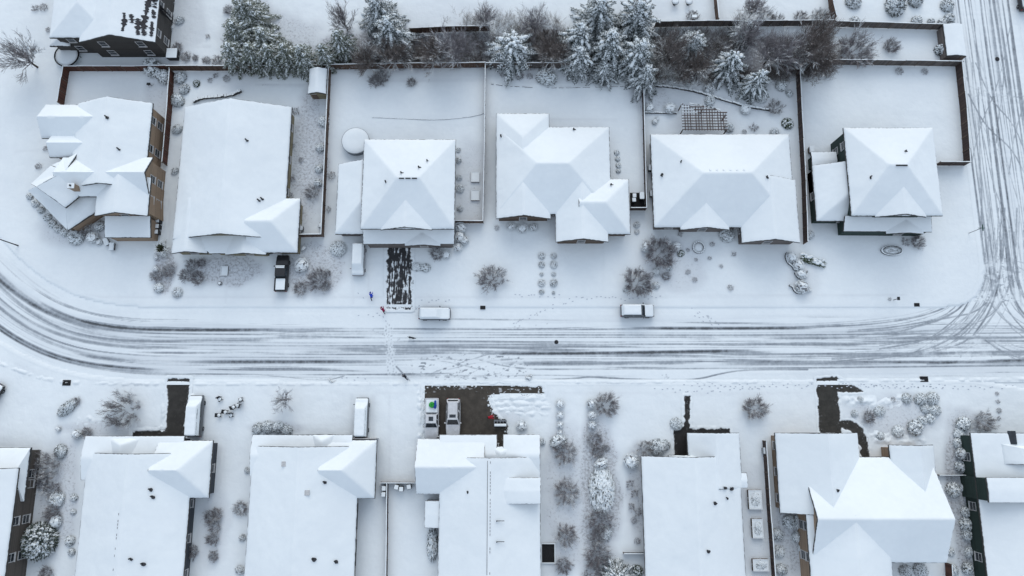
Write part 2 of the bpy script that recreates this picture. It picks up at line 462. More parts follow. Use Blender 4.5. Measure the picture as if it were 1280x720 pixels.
# main street runs from east to west in main_c: left of travel = south
def add_stream(S, T, t0, w, amp, s_lo=None, s_hi=None, seed=0, sc=0.05, wob=0.18, thr=0.35):
    tt = t0 + (vnoise(S * 0.03, S * 0 + seed, seed) - 0.5) * 2 * wob
    a = amp * sstep(thr - .25, thr + .3, fbm(S * sc, S * 0 + seed * 3.7, seed + 50, 3))
    if s_lo is not None: a = a * sstep(s_lo - 4, s_lo + 4, S)
    if s_hi is not None: a = a * sstep(s_hi + 4, s_hi - 4, S)
    return a * np.exp(-np.abs((T - tt) / w) ** 2.4)
def s_at(u): # arc length along the main street at photo column u
    q = P(u, 430.5); return float(dist_pl(np.array([q.x]), np.array([q.y]), main_c, True)[1][0])
MAINT = [  # v on the straight, half width m, strength, from u, to u
    (412.5, .26, .95, 20, 420), (411.5, .16, .55, 380, 900), (411.5, .24, .85, 800, 1010), (414.5, .12, .3, -100, 1200), (419, .13, .5, 0, 1300), (422.5, .12, .35, 60, 1300),
    (426, .2, .5, -60, 330), (424.5, .2, .5, 860, 1250), (428, .12, .3, 200, 1290), (431.5, .14, .42, 60, 1300), (433, .12, .3, -50, 700),
    (440.5, .26, .85, 600, 930), (441, .18, .5, 180, 700), (442.5, .16, .5, 900, 1300), (446, .12, .4, 100, 1300), (449, .11, .3, 250, 1300), (453.5, .3, .72, 110, 520), (453.5, .34, .72, 640, 860), (454, .24, .65, 930, 1300),
    (457, .12, .35, -40, 520), (461, .14, .5, 650, 1300), (466.5, .18, .8, -80, 205), (467, .12, .6, 240, 560), (463, .1, .35, -80, 300), (436, .1, .28, -100, 1300), (417, .1, .25, 300, 1300), (450.5, .1, .25, -100, 500),
    (456, .35, .4, 900, 1300), (418, .2, .45, -100, 120), (427, .28, .5, -100, 60), (437, .22, .4, -100, 40), (445, .2, .4, -100, 30), (421, .3, .3, -100, 130)]
for i, (v, w, am, ua, ub) in enumerate(MAINT):
    slush = np.maximum(slush, add_stream(S1, T1, trk(v), w, am, s_at(ub), s_at(ua), seed=i + 3))
near_x = sstep(side_x - 13, side_x - 7, x)          # around the junction
# fine parallel ruts everywhere on the street
Tw = T1 + 1.1 * (fbm(S1 * .022, T1 * .25, 15, 2) - .5) + .25 * (fbm(S1 * .09, T1 * .5, 16, 2) - .5)
fine = .55 * fbm(S1 * 0.035, Tw * 3.2, 77, 3) + .45 * fbm(S1 * 0.05, (T1 + .02 * S1) * 2.2, 78, 3)
lane = sstep(5.4, 3.4, np.abs(T1 - 0.45))
ruts_main = sstep(0.50, 0.70, fine) * lane
wash = sstep(0.40, 0.66, fbm(S1 * 0.025, Tw * 0.9, 31, 3)) * lane
onmain = np.abs(T1) < HW + 0.4
slush = np.maximum(slush, np.where(onmain, ruts_main * 0.48, 0))
# side street, running north-south
fine2 = fbm(S2 * 0.03, T2 * 2.6, 178, 3)
lane2 = sstep(6.2, 5.0, np.abs(T2)) * sstep(-1.0, 5.0, y - ycen - 5)
slush = np.maximum(slush, sstep(0.50, 0.74, fine2) * lane2 * 0.52)
for i, (uu, w, am) in enumerate([(1209, .10, .45), (1215, .15, .62), (1224, .13, .6), (1233, .1, .5), (1239, .1, .45), (1246, .15, .65), (1253, .16, .7), (1259, .1, .4), (1266, .13, .55), (1275, .13, .5), (1283, .15, .55), (1220, .08, .35), (1228, .08, .3), (1270, .08, .4)]):
    tx = PX(uu, 200)[0] - side_x
    slush = np.maximum(slush, add_stream(S2, -(x - side_x) * 1.0 * -1, tx, w, am, seed=120 + i, sc=0.07) * sstep(0, 8, y - ycen - 6))
TURN = [  # turning tracks at the junction and wanderers on the street
    ([(1220, 300), (1216, 345), (1195, 378), (1160, 394), (1100, 405), (1020, 409), (940, 411)], .14, .75), ([(1228, 300), (1224, 350), (1204, 385), (1170, 402), (1120, 412), (1060, 415)], .12, .6),
    ([(1237, 290), (1234, 350), (1216, 390), (1190, 412), (1150, 428), (1100, 436)], .13, .55), ([(1246, 300), (1243, 350), (1227, 388), (1204, 414), (1170, 434), (1120, 446), (1040, 452)], .14, .6),
    ([(1252, 300), (1251, 350), (1238, 390), (1218, 418)], .17, .7), ([(1258, 310), (1262, 360), (1280, 395), (1310, 415)], .16, .7), ([(1268, 290), (1272, 350), (1290, 390)], .14, .6),
    ([(1232, 425), (1250, 438), (1275, 448), (1300, 450)], .12, .6), ([(1240, 425), (1256, 436), (1282, 443)], .1, .5), ([(1255, 425), (1270, 433), (1290, 436)], .1, .4),
    ([(1215, 322), (1190, 352), (1168, 366), (1130, 374)], .08, .3), ([(1210, 330), (1185, 356), (1160, 370)], .08, .3), ([(1248, 320), (1262, 325), (1290, 345)], .1, .4),
    ([(1230, 330), (1250, 322), (1280, 328), (1300, 335)], .1, .4), ([(1225, 355), (1250, 335), (1280, 336)], .09, .4), ([(1222, 110), (1245, 118), (1270, 122), (1290, 118)], .1, .35),
    ([(1210, 105), (1240, 125), (1265, 130), (1290, 128)], .1, .3),
    ([(1100, 432), (1160, 425), (1200, 418)], .1, .5), ([(1040, 448), (1140, 444), (1200, 432), (1215, 420)], .12, .5),
    ([(672, 475), (720, 473), (735, 471), (770, 473), (830, 475), (870, 475), (905, 466), (935, 462), (1010, 462)], .13, .7),
    ([(320, 468), (355, 471), (390, 475), (412, 475), (430, 470)], .1, .42), ([(320, 475), (360, 480), (420, 470)], .08, .25), ([(600, 450), (640, 460), (690, 462)], .12, .5),
    ([(522, 448), (560, 452), (600, 462)], .12, .45), ([(495, 458), (512, 476)], .13, .65), ([(560, 462), (600, 452), (640, 449)], .14, .5), ([(530, 470), (570, 455), (620, 440)], .1, .4),
    ([(1150, 443), (1200, 441), (1290, 439)], .25, .55), ([(1160, 454), (1220, 452), (1290, 450)], .25, .7), ([(1100, 429), (1180, 423), (1290, 422)], .16, .5), ([(1100, 418), (1200, 410), (1290, 411)], .12, .45), ([(1150, 406), (1290, 403)], .1, .4),
    ([(545, 399), (545, 411)], .05, .2)]
for a, w, am in TURN[:10]:
    for k in range(3):
        du, dv = random.uniform(-13, 13), random.uniform(-6, 7)
        TURN.append(([(u + du * (1 - j / len(a)), v + dv + random.uniform(-2, 2)) for j, (u, v) in enumerate(a)], w * random.uniform(.6, .9), am * random.uniform(.35, .75)))
rt = random.Random(12)
for k in range(16):      # criss-crossing wanderers on the side street and over the junction
    u0, u1 = rt.uniform(1206, 1290), rt.uniform(1206, 1290); v0 = rt.uniform(-20, 250); v1 = v0 + rt.uniform(90, 230)
    TURN.append(([(u0, v0), (u0 * .7 + u1 * .3, v0 * .6 + v1 * .4), (u0 * .25 + u1 * .75, v0 * .35 + v1 * .65), (u1, v1)], rt.uniform(.07, .13), rt.uniform(.25, .6)))
for k in range(14):
    r_ = rt.uniform(.75, 1.5); ue = rt.uniform(1000, 1130); ve = rt.uniform(412, 452); us = rt.uniform(1212, 1275)
    TURN.append(([(us, 260), (us - 2, 330), (us - 18 * r_, 375 + 10 * r_), (us - 60 * r_, ve - 14), (ue + 40, ve - 3), (ue, ve)], rt.uniform(.07, .15), rt.uniform(.3, .65)))
for k in range(6):
    us = rt.uniform(1215, 1265); TURN.append(([(us, 290), (us + 2, 340), (us + 14, 385), (us + 50, rt.uniform(405, 430)), (1330, rt.uniform(415, 440))], rt.uniform(.07, .13), rt.uniform(.3, .6)))
for i, (a, w, am) in enumerate(TURN):
    A = smooth_pl(pl(a), 2)
    lo = A.min(0) - 1.2; hi = A.max(0) + 1.2
    q = np.nonzero((x > lo[0]) & (x < hi[0]) & (y > lo[1]) & (y < hi[1]))[0]
    if not len(q): continue
    dd, ss, _ = dist_pl(x[q], y[q], A, True)
    val = am * (0.35 + 0.8 * fbm(ss * 0.25, ss * 0, 300 + i, 3)) * np.exp(-np.abs(dd / w) ** 2.4)
    slush[q] = np.maximum(slush[q], val)
# broad dark ruts merging through the left bend
for i, (v, w, am) in enumerate([(413.5, .36, .75), (419.5, .36, .68), (427, .28, .5), (437, .3, .42), (449, .24, .36), (465.5, .24, .72)]):
    slush = np.maximum(slush, add_stream(S1, T1, trk(v), w, am, s_at(170 + 25 * (i % 2)), None, seed=400 + i, sc=.06, wob=.5, thr=.3))
# churned, criss-crossed snow in front of the wide cleared drive and in the junction
def ell(u, v, ru, rv):
    c = P(u, v); e = P(u + ru, v); f_ = P(u, v - rv)
    return sstep(1.2, 0.5, ((x - c.x) / (e.x - c.x)) ** 2 + ((y - c.y) / (f_.y - c.y)) ** 2)
churn = np.maximum.reduce([ell(590, 458, 90, 20), ell(1245, 355, 40, 35) * .8, ell(1250, 118, 45, 14) * .5, ell(1200, 435, 60, 22) * .5])
cn = fbm(x * 2.0 + y * .6 + 1.2 * fbm(x * .6, y * .6, 9, 2), y * 4.4 - x * .35, 401, 4)
slush = slush * (1 - 0.55 * churn * sstep(0.42, 0.6, fbm(x * .8, y * 1.4, 55, 3)))
slush = np.maximum(slush, churn * sstep(0.55, 0.80, cn) * 0.5)
# footprints across the street
for k in range(46):
    f = k / 45
    fu, fv = 484 + 3.2 * math.sin(k * 1.9) + 6 * f, 405 + 62 * f
    p = P(fu + random.uniform(-2.2, 2.2), fv)
    slush = np.maximum(slush * np.where(np.hypot(x - p.x, y - p.y) < 0.35, 0.6, 1), 0.34 * np.exp(-(((x - p.x) / .13) ** 2 + ((y - p.y) / .2) ** 2)))
for k in range(60):
    c0 = random.choice([((640, 405), (720, 372)), ((880, 392), (905, 408)), ((840, 478), (830, 470)), ((500, 424), (460, 412)), ((500, 424), (540, 445)), ((700, 403), (640, 410))])
    f = random.random(); p = P(c0[0][0] + (c0[1][0] - c0[0][0]) * f + random.uniform(-3, 3), c0[0][1] + (c0[1][1] - c0[0][1]) * f + random.uniform(-2, 2))
    slush = np.maximum(slush, 0.3 * np.exp(-(((x - p.x) / .14) ** 2 + ((y - p.y) / .14) ** 2)))
slush = slush * inside * (0.82 + 0.55 * fbm(x * 0.9, y * 0.9, 12, 3))
z = np.where(d > -0.1, 0.012, -0.10)
z = -0.10 + 0.115 * sstep(-0.55, 0.05, d)
relief = (fbm(S1 * 0.05, T1 * 2.2, 91, 3) - 0.5) * 0.035
z = z + inside * (relief - 0.035 * np.clip(slush, 0, 1)) + (fbm(x * 1.1, y * 1.1, 8, 3) - .5) * 0.03 * inside
RZ = np.zeros(RX.shape); RZ[idx] = z
AS = np.zeros(RX.shape); AS[idx] = slush
AW = np.zeros(RX.shape); AW[idx] = np.maximum(np.where(onmain, wash, 0) * .8, lane2 * sstep(.45, .7, fbm(S2 * .02, T2 * .7, 62, 2)) * .5) * inside
t = NT('tracked_road_snow')
base = snow_col(t)
nz = t.math('ADD', 0.45, t.math('MULTIPLY', t.noise(2.2, 5, 0.7), 1.1))
s_ = t.math('MULTIPLY', t.attr('slush'), nz)
base = t.mix(t.math('MULTIPLY', t.attr('wash'), 0.42), base, (0.50, 0.55, 0.60))
c1 = t.mix(t.rng(s_, 0.03, 0.48), base, (0.33, 0.37, 0.41))
t.color(t.mix(t.rng(s_, 0.40, 0.92), c1, (0.085, 0.095, 0.105)))
t.rough(t.rng(s_, 0.3, 0.8, 0.75, 0.45))
t.bump(t.math('ADD', t.noise(1.2, 4, 0.6), t.math('MULTIPLY', t.noise(7, 3, 0.6), 0.3)), 0.4, 0.12)
road = grid_mesh('road', RX, RY, RZ, rmask, {'slush': AS, 'wash': AW}, t.m)
tag(road, kind='structure')

# ---- shovelled drives and paths: wet paving with ragged snow edges
def paving(name, keys, streak=False, tone=(0.055, 0.052, 0.047)):
    allp = np.vstack([a for k in keys for a in CLEAR_PL[k]])
    lo = allp.min(0) - 0.9; hi = allp.max(0) + 0.9
    st = 0.09
    X, Y = np.meshgrid(np.arange(lo[0], hi[0], st), np.arange(lo[1], hi[1], st))
    dd = clear_sdf(X, Y, keys)
    e = dd + (fbm(X * 1.5, Y * 1.5, 21, 4) - 0.5) * (1.0 if 'wide' in keys or streak else 0.6) - (.08 if 'path' in keys or 'hook' in keys else 0)
    cov = sstep(-0.2, 0.16, e)
    if streak:
        sf = fbm(X * 2.6, Y * 0.55, 44, 4)
        fade = (Y - lo[1]) / (hi[1] - lo[1])
        sf = .6 * fbm(X * 6.5, Y * .55, 44, 4) + .4 * fbm(X * 3, Y * 2.4, 45, 4); lanes = 0.05 * np.cos((X - X.mean()) * 2 * math.pi / 1.15)
        cov = np.maximum(cov, sstep(0.50 - .1 * (1 - fade), 0.78 - .1 * (1 - fade), sf + lanes))
    else:
        sp = fbm(X * 1.1, Y * 2.2, 63, 4)
        k_ = 1.0 if 'wide' in keys else .25
        cov = np.maximum(cov, k_ * 0.55 * sstep(0.62, 0.74, sp) * sstep(-2.2, -0.2, dd))
        cov = np.maximum(cov, k_ * sstep(.66, .75, fbm(X * 4, Y * 4, 64, 3)) * sstep(-1.1, -.2, dd))
    lump = (fbm(X * 2.5, Y * 2.5, 90, 3) - 0.4) * 0.16 * np.exp(-(dd / 0.45) ** 2)
    Z = -0.06 + 0.10 * cov + lump * cov - 0.03 * sstep(0.35, 0.7, dd)
    t = NT(name + '_paving')
    c = t.attr('cover')
    n = t.math('ADD', c, t.math('MULTIPLY', t.math('SUBTRACT', t.noise(7, 4, 0.7), 0.5), 0.7))
    wet = t.mix(t.rng(t.noise(0.7, 5, 0.65), 0.35, 0.68), tuple(q * 0.62 for q in tone), tone)
    wet = t.mix(t.rng(t.noise(3.5, 5, 0.8), 0.58, 0.75), wet, tuple(q * 1.9 for q in tone))
    wet = t.mix(t.rng(n, 0.12, 0.42), wet, (0.26, 0.27, 0.28))
    t.color(t.mix(t.rng(n, 0.36, 0.7), wet, snow_col(t))); t.rough(t.rng(n, 0.3, 0.6, 0.6, 0.8))
    t.bump(t.noise(8, 4, 0.6), 0.4, 0.03)
    o = grid_mesh(name, X, Y, Z, dd < 0.55, {'cover': cov}, t.m)
    return tag(o, kind='structure')
paving('driveway', ['wide'], tone=(0.07, 0.061, 0.05)); paving('driveway', ['narrow'], tone=(0.042, 0.04, 0.036)); paving('path', ['path'], tone=(0.03, 0.029, 0.028))
paving('driveway', ['hook'], tone=(0.05, 0.048, 0.042)); paving('driveway', ['streaky'], True, tone=(0.04, 0.042, 0.046))

# ---- snow berms thrown up along the kerbs and walks
def berm(name, pts, w, hgt, seed):
    A = smooth_pl(pl(pts), 2)
    lo = A.min(0) - 1.2; hi = A.max(0) + 1.2
    X, Y = np.meshgrid(np.arange(lo[0], hi[0], 0.16), np.arange(lo[1], hi[1], 0.16))
    dd, ss, _ = dist_pl(X, Y, A, True)
    Z = -0.03 + hgt * np.exp(-(dd / w) ** 2) * (0.1 + 1.5 * sstep(.3, .75, fbm(X * 1.3, Y * 1.3, seed, 3))) + (fbm(X * 3, Y * 3, seed + 4, 2) - .5) * 0.08 * np.exp(-(dd / w) ** 2)
    o = grid_mesh(name, X, Y, Z, dd < w * 2.1, {}, M['snow'])
    return tag(o, kind='structure')
berm('kerb_snow', [(-5, 452), (30, 466), (70, 477), (120, 479.5), (205, 480)], .28, .13, 1)
berm('kerb_snow', [(242, 480), (400, 480), (525, 480)], .25, .10, 2)
berm('kerb_snow', [(690, 478), (850, 478), (1015, 477)], .25, .10, 3)
berm('kerb_snow', [(1050, 476), (1150, 476), (1290, 474)], .25, .10, 4)
berm('pavement_snow', [(525, 491), (525, 545)], .4, .22, 5)
for i, (a, b, c) in enumerate([((616, 499), (640, 497), (680, 498)), ((618, 505), (645, 504), (684, 506)), ((624, 511), (650, 512), (686, 510)), ((634, 517), (655, 518), (690, 516))]):
    berm('pavement_snow', [a, b, c], .38, .15, 60 + i)
berm('pavement_snow', [(240, 495), (236, 545)], .3, .2, 8)
berm('pavement_snow', [(205, 490), (203, 535)], .3, .2, 9)
berm('pavement_snow', [(100, 526), (125, 523), (150, 530), (165, 533)], .5, .22, 10)
berm('pavement_snow', [(1060, 500), (1090, 505), (1125, 500)], .7, .25, 11)
berm('pavement_snow', [(1093, 546), (1120, 549), (1150, 548)], .7, .25, 12)
# ------------------------------------------------------------------ houses
class House:
    def __init__(self, name, label, ctr, wall, seed, trim='dark_trim', cat='house'):
        c = P(*ctr)
        self.o = empty(name, label, cat, (c.x, c.y, 0)); self.c = c
        self.wallm = W[wall]; self.trim = M[trim]
        self.roof = MB(); self.snow = MB(); self.walls = MB(); self.blocks = []; self.seed = seed
        self.rnd = random.Random(seed); self.fascia = MB()
    def loc(self, p): return (p[0] - self.c.x, p[1] - self.c.y, p[2])
    def slab(self, faces, per):
        """faces: roof planes as world polygons (ccw from above); per: perimeter loop of the whole roof"""
        th = 0.2
        for f in faces:
            self.roof.add([self.loc(p) for p in f], [tuple(range(len(f)))])
            self.roof.add([self.loc((p[0], p[1], p[2] - th)) for p in f], [tuple(range(len(f)))[::-1]])
        n = len(per)
        for i in range(n):
            a, b = per[i], per[(i + 1) % n]
            dx, dy = b[0] - a[0], b[1] - a[1]; L = math.hypot(dx, dy)
            if L < 1e-6: continue
            ox, oy = dy / L * 0.015, -dx / L * 0.015
            q = [(a[0] + ox, a[1] + oy, a[2] - th - .01), (b[0] + ox, b[1] + oy, b[2] - th - .01), (b[0] + ox, b[1] + oy, b[2] + .01), (a[0] + ox, a[1] + oy, a[2] + .01),
                 (a[0] - ox, a[1] - oy, a[2] - th - .01), (b[0] - ox, b[1] - oy, b[2] - th - .01), (b[0] - ox, b[1] - oy, b[2] + .01), (a[0] - ox, a[1] - oy, a[2] + .01)]
            self.fascia.add([self.loc(p) for p in q], [(0, 1, 2, 3), (5, 4, 7, 6), (0, 4, 5, 1), (3, 2, 6, 7)])
        # snow: finely divided planes with soft, uneven edges
        bm = bmesh.new(); cache = {}
        def vv(p):
            k = (round(p[0], 3), round(p[1], 3), round(p[2], 3))
            if k not in cache: cache[k] = bm.verts.new(p)
            return cache[k]
        for f in faces:
            vs = []
            for p in f:
                q = vv(p)
                if q not in vs: vs.append(q)
            if len(vs) > 2:
                try: bm.faces.new(vs)
                except ValueError: pass
        bmesh.ops.triangulate(bm, faces=[f for f in bm.faces if len(f.verts) > 4])
        for _ in range(7):
            es = [e for e in bm.edges if e.calc_length() > .42]
            if not es: break
            bmesh.ops.subdivide_edges(bm, edges=es, cuts=1, use_grid_fill=True)
            bmesh.ops.triangulate(bm, faces=[f for f in bm.faces if len(f.verts) > 4])
        bm.normal_update()
        bnd = set(v for e in bm.edges if len(e.link_faces) == 1 for v in e.verts)
        cx = sum(p[0] for p in per) / n; cy = sum(p[1] for p in per) / n
        vl = list(bm.verts); base = len(self.snow.v); m = len(vl)
        idx = {v: i for i, v in enumerate(vl)}
        top = []; bot = []
        for v in vl:
            x, y, z = v.co
            nz = float(fbm(x * 0.5 + self.seed, y * 0.5, 5, 3)) - 0.5
            t_ = 0.15 + 0.11 * nz
            if v in bnd:
                dx, dy = cx - x, cy - y; L = math.hypot(dx, dy) + 1e-6
                k = 0.02 + 0.07 * self.rnd.random()
                x2, y2 = x + dx / L * k, y + dy / L * k; t_ *= 0.8
            else: x2, y2 = x, y
            top.append((x2, y2, z + t_)); bot.append((x2, y2, z + 0.012))
        vs = [self.loc(p) for p in top + bot]
        fs = [tuple(idx[v] for v in f.verts) for f in bm.faces]
        for e in bm.edges:
            if len(e.link_faces) == 1:
                l = e.link_loops[0]; a, b = idx[l.vert], idx[l.link_loop_next.vert]
                fs.append((b, a, a + m, b + m))
        self.snow.add(vs, fs)
        bm.free()
    def block(self, u0, u1, v0, v1, ze, axis, zr, r1=None, r2=None, over=0.45, wall=True, siz=None):
        um, vm = (u0 + u1) / 2, (v0 + v1) / 2
        x0, x1 = P(u0, vm, ze).x, P(u1, vm, ze).x
        y0, y1 = P(640, v1, ze).y, P(640, v0, ze).y
        self.wblock(x0, x1, y0, y1, ze, axis, zr, (P(r1, vm, zr).x if axis == 'x' else P(640, r1, zr).y) if r1 is not None else None,
                    (P(r2, vm, zr).x if axis == 'x' else P(640, r2, zr).y) if r2 is not None else None, over, wall)
    def wblock(self, x0, x1, y0, y1, ze, axis, zr, r1, r2, over=0.45, wall=True):
        A, B, C, D = (x0, y0, ze), (x1, y0, ze), (x1, y1, ze), (x0, y1, ze)
        if axis == 'x':
            ym = (y0 + y1) / 2
            p, q = (r1 if r1 is not None else x0, ym, zr), (r2 if r2 is not None else x1, ym, zr)
            faces = [(A, B, q, p), (C, D, p, q)]
            if r1 is not None: faces.append((D, A, p))
            if r2 is not None: faces.append((B, C, q))
            per = [A, B] + ([q] if r2 is None else []) + [C, D] + ([p] if r1 is None else [])
        else:
            xm = (x0 + x1) / 2
            p, q = (xm, r1 if r1 is not None else y0, zr), (xm, r2 if r2 is not None else y1, zr)
            faces = [(B, C, q, p), (D, A, p, q)]
            if r1 is not None: faces.append((A, B, p))
            if r2 is not None: faces.append((C, D, q))
            per = [A] + ([p] if r1 is None else []) + [B, C] + ([q] if r2 is None else []) + [D]
        self.slab(faces, per)
        self.blocks.append((x0, x1, y0, y1, ze, axis, zr, r1, r2))
        if not wall: return
        o = over
        a0, a1, b0, b1 = x0 + o, x1 - o, y0 + o, y1 - o
        if axis == 'x':
            hs = (y1 - y0) / 2; k = (zr - ze) / hs; zt = ze + k * o - 0.24; za = zr - 0.26
            ym = (y0 + y1) / 2
            if r1 is None or r2 is None:
                prof = [(b0, 0), (b1, 0), (b1, zt), (ym, za), (b0, zt)]
                xa = a0 if r1 is None else max(a0, r1); xb = a1 if r2 is None else min(a1, r2)
                if r1 is not None or r2 is not None: self.walls.box(*[q - c for q, c in zip((a0, a1), (self.c.x,) * 2)], b0 - self.c.y, b1 - self.c.y, 0, ze - .1)
                vs = [self.loc((xa, y, z)) for y, z in prof] + [self.loc((xb, y, z)) for y, z in prof]
            else: vs = None
        else:
            hs = (x1 - x0) / 2; k = (zr - ze) / hs; zt = ze + k * o - 0.24; za = zr - 0.26
            xm = (x0 + x1) / 2
            if r1 is None or r2 is None:
                prof = [(a0, 0), (a1, 0), (a1, zt), (xm, za), (a0, zt)]
                ya = b0 if r1 is None else max(b0, r1); yb = b1 if r2 is None else min(b1, r2)
                if r1 is not None or r2 is not None: self.walls.box(a0 - self.c.x, a1 - self.c.x, b0 - self.c.y, b1 - self.c.y, 0, ze - .1)
                vs = [self.loc((x, ya, z)) for x, z in prof] + [self.loc((x, yb, z)) for x, z in prof]
            else: vs = None
        if vs is None:
            self.walls.box(a0 - self.c.x, a1 - self.c.x, b0 - self.c.y, b1 - self.c.y, 0, ze - .1)
        else:
            self.walls.add(vs, [(0, 1, 2, 3, 4), (9, 8, 7, 6, 5)] + [(i, (i + 1) % 5, 5 + (i + 1) % 5, 5 + i) for i in range(5)])
    def poly(self, pts, wall=0.35, flat=True):
        """a sloping roof plane with corners (u, v, z)"""
        w = [tuple(P(*p)) for p in pts]
        ar = sum(w[i][0] * w[(i + 1) % len(w)][1] - w[(i + 1) % len(w)][0] * w[i][1] for i in range(len(w)))
        if ar < 0: w = w[::-1]
        self.slab([(w[0], w[i], w[i + 1]) for i in range(1, len(w) - 1)], w)
        if wall is not None:
            cx = sum(p[0] for p in w) / len(w); cy = sum(p[1] for p in w) / len(w)
            q = []
            for p in w:
                dx, dy = cx - p[0], cy - p[1]; L = math.hypot(dx, dy); q.append((p[0] + dx / L * wall * 1.3, p[1] + dy / L * wall * 1.3, p[2] - .24))
            n = len(q)
            self.walls.add([self.loc(p) for p in q] + [self.loc((p[0], p[1], 0)) for p in q], [tuple(range(n)), tuple(range(n, 2 * n))[::-1]] + [(i, n + i, n + (i + 1) % n, (i + 1) % n) for i in range(n)])
    def saddle(self, u0, u1, vn, zn, vr, zr, vs, zs):
        """a gable with a long north and a short south slope, ridge east-west"""
        x0, x1 = P(u0, vr, zr).x, P(u1, vr, zr).x; yn, yr, ys = P(640, vn, zn).y, P(640, vr, zr).y, P(640, vs, zs).y
        A, B, C, D, p, q = (x0, ys, zs), (x1, ys, zs), (x1, yn, zn), (x0, yn, zn), (x0, yr, zr), (x1, yr, zr)
        self.slab([(A, B, q, p), (C, D, p, q)], [A, B, q, C, D, p])
        o = .4; pr = [(ys + o, 0), (yn - o, 0), (yn - o, zn - .1), (yr, zr - .28), (ys + o, zs - .1)]
        self.walls.add([self.loc((x, y, z)) for x in (x0 + o, x1 - o) for y, z in pr], [(0, 1, 2, 3, 4), (9, 8, 7, 6, 5)] + [(i, (i + 1) % 5, 5 + (i + 1) % 5, 5 + i) for i in range(5)])
        self.blocks.append((x0, x1, ys, 2 * yr - ys, zs, 'x', zr, None, None))
    def wallpoly(self, pts, z):
        self.walls.prism([(P(u, v, z).x - self.c.x, P(u, v, z).y - self.c.y) for u, v in pts], 0, z)
    def roof_z(self, x, y):
        best = 0
        for x0, x1, y0, y1, ze, ax, zr, r1, r2 in self.blocks:
            if not (x0 <= x <= x1 and y0 <= y <= y1): continue
            if ax == 'x': k = (zr - ze) / ((y1 - y0) / 2); z = ze + k * min(y - y0, y1 - y); lo, hi, c = x0, x1, x
            else: k = (zr - ze) / ((x1 - x0) / 2); z = ze + k * min(x - x0, x1 - x); lo, hi, c = y0, y1, y
            if r1 is not None: z = min(z, ze + (zr - ze) * (c - lo) / max(r1 - lo, .01))
            if r2 is not None: z = min(z, ze + (zr - ze) * (hi - c) / max(hi - r2, .01))
            best = max(best, z)
        return best
    def on_roof(self, u, v):
        z = 4.0
        for _ in range(6):
            p = P(u, v, z); z = self.roof_z(p.x, p.y) + 0.15
        return P(u, v, z)
    def rect_at(self, x, y):
        for b in self.blocks:
            if b[0] + .46 < x < b[1] - .46 and b[2] + .46 < y < b[3] - .46: return True
        return False
    def vents(self, pts, r=0.11, h=0.45):
        for u, v in pts:
            p = self.on_roof(u, v); m = MB()
            m.tube([(0, 0, -.3), (0, 0, h)], r, 8); m.tube([(0, 0, h), (0, 0, h + .02)], r * .7, 8)
            m.build('vent_pipe', M['iron'], self.o, self.loc(p))
            s = MB(); k = self.rnd.uniform(.18, .34)
            s.blob((0.05, -.05, 0.0), k, (1, .8, .16), 9, 4, .25)
            s.build('bare_patch', M['shingle'], self.o, self.loc((p.x + .12, p.y - .1, p.z + .02)))
    def windows(self, storeys=1, every=4.2, only=None):
        fr = MB(); fr.box(-.62, .62, -.05, .02, -.72, -.62); fr.box(-.62, .62, -.05, .02, .62, .72); fr.box(-.53, .53, -.045, .01, -.03, .03); fr.box(-.62, -.53, -.05, .02, -.62, .62); fr.box(.53, .62, -.05, .02, -.62, .62)
        pn = MB(); pn.box(-.53, .53, -.02, -.005, -.62, .62)
        sl = MB(); sl.box(-.68, .68, -.16, .02, -.79, -.722)
        fm, pm, sm = fr.mesh('window', M['trim']), pn.mesh('pane', M['glass']), sl.mesh('sill', M['trim'])
        for bi, (x0, x1, y0, y1, ze, ax, zr, r1, r2) in enumerate(self.blocks):
            if ze - 0 < 2.2: continue
            for side in 'NSEW':
                if only and side not in only: continue
                L = (x1 - x0) if side in 'NS' else (y1 - y0)
                n = int((L - 1.2) / every)
                for k in range(n):
                    f = (k + .5) / n
                    if side == 'S': px, py, rz, ox, oy = x0 + L * f, y0 + .45, 0, 0, -.3
                    if side == 'N': px, py, rz, ox, oy = x0 + L * f, y1 - .45, math.pi, 0, .3
                    if side == 'E': px, py, rz, ox, oy = x1 - .45, y0 + L * f, math.pi / 2, .3, 0
                    if side == 'W': px, py, rz, ox, oy = x0 + .45, y0 + L * f, -math.pi / 2, -.3, 0
                    if any(self.rect_at(px + ox * s, py + oy * s) for s in (1, 3)): continue
                    for zz in ((1.5,) if ze < 4 else (1.5, ze - 1.25)):
                        w = bpy.data.objects.new('window', fm); link(w, self.o); w.location = self.loc((px, py, zz)); w.rotation_euler = (0, 0, rz)
                        p = bpy.data.objects.new('pane', pm); link(p, w)
                        s = bpy.data.objects.new('sill', sm); link(s, w)
    def ridge_line(self, u, v0, v1, dash=False):
        m = MB(); a, b = self.on_roof(u, v0), self.on_roof(u, v1); n = int((b - a).length / .45)
        for k in range(n):
            if dash and self.rnd.random() < .45: continue
            y = a.y + (b.y - a.y) * (k + .5) / n; z = self.roof_z(a.x, y)
            m.obox(self.loc((a.x, y, z + .155)), (.09, .3 if dash else .46, .05))
        m.build('ridge_vent', M['steel'], self.o)
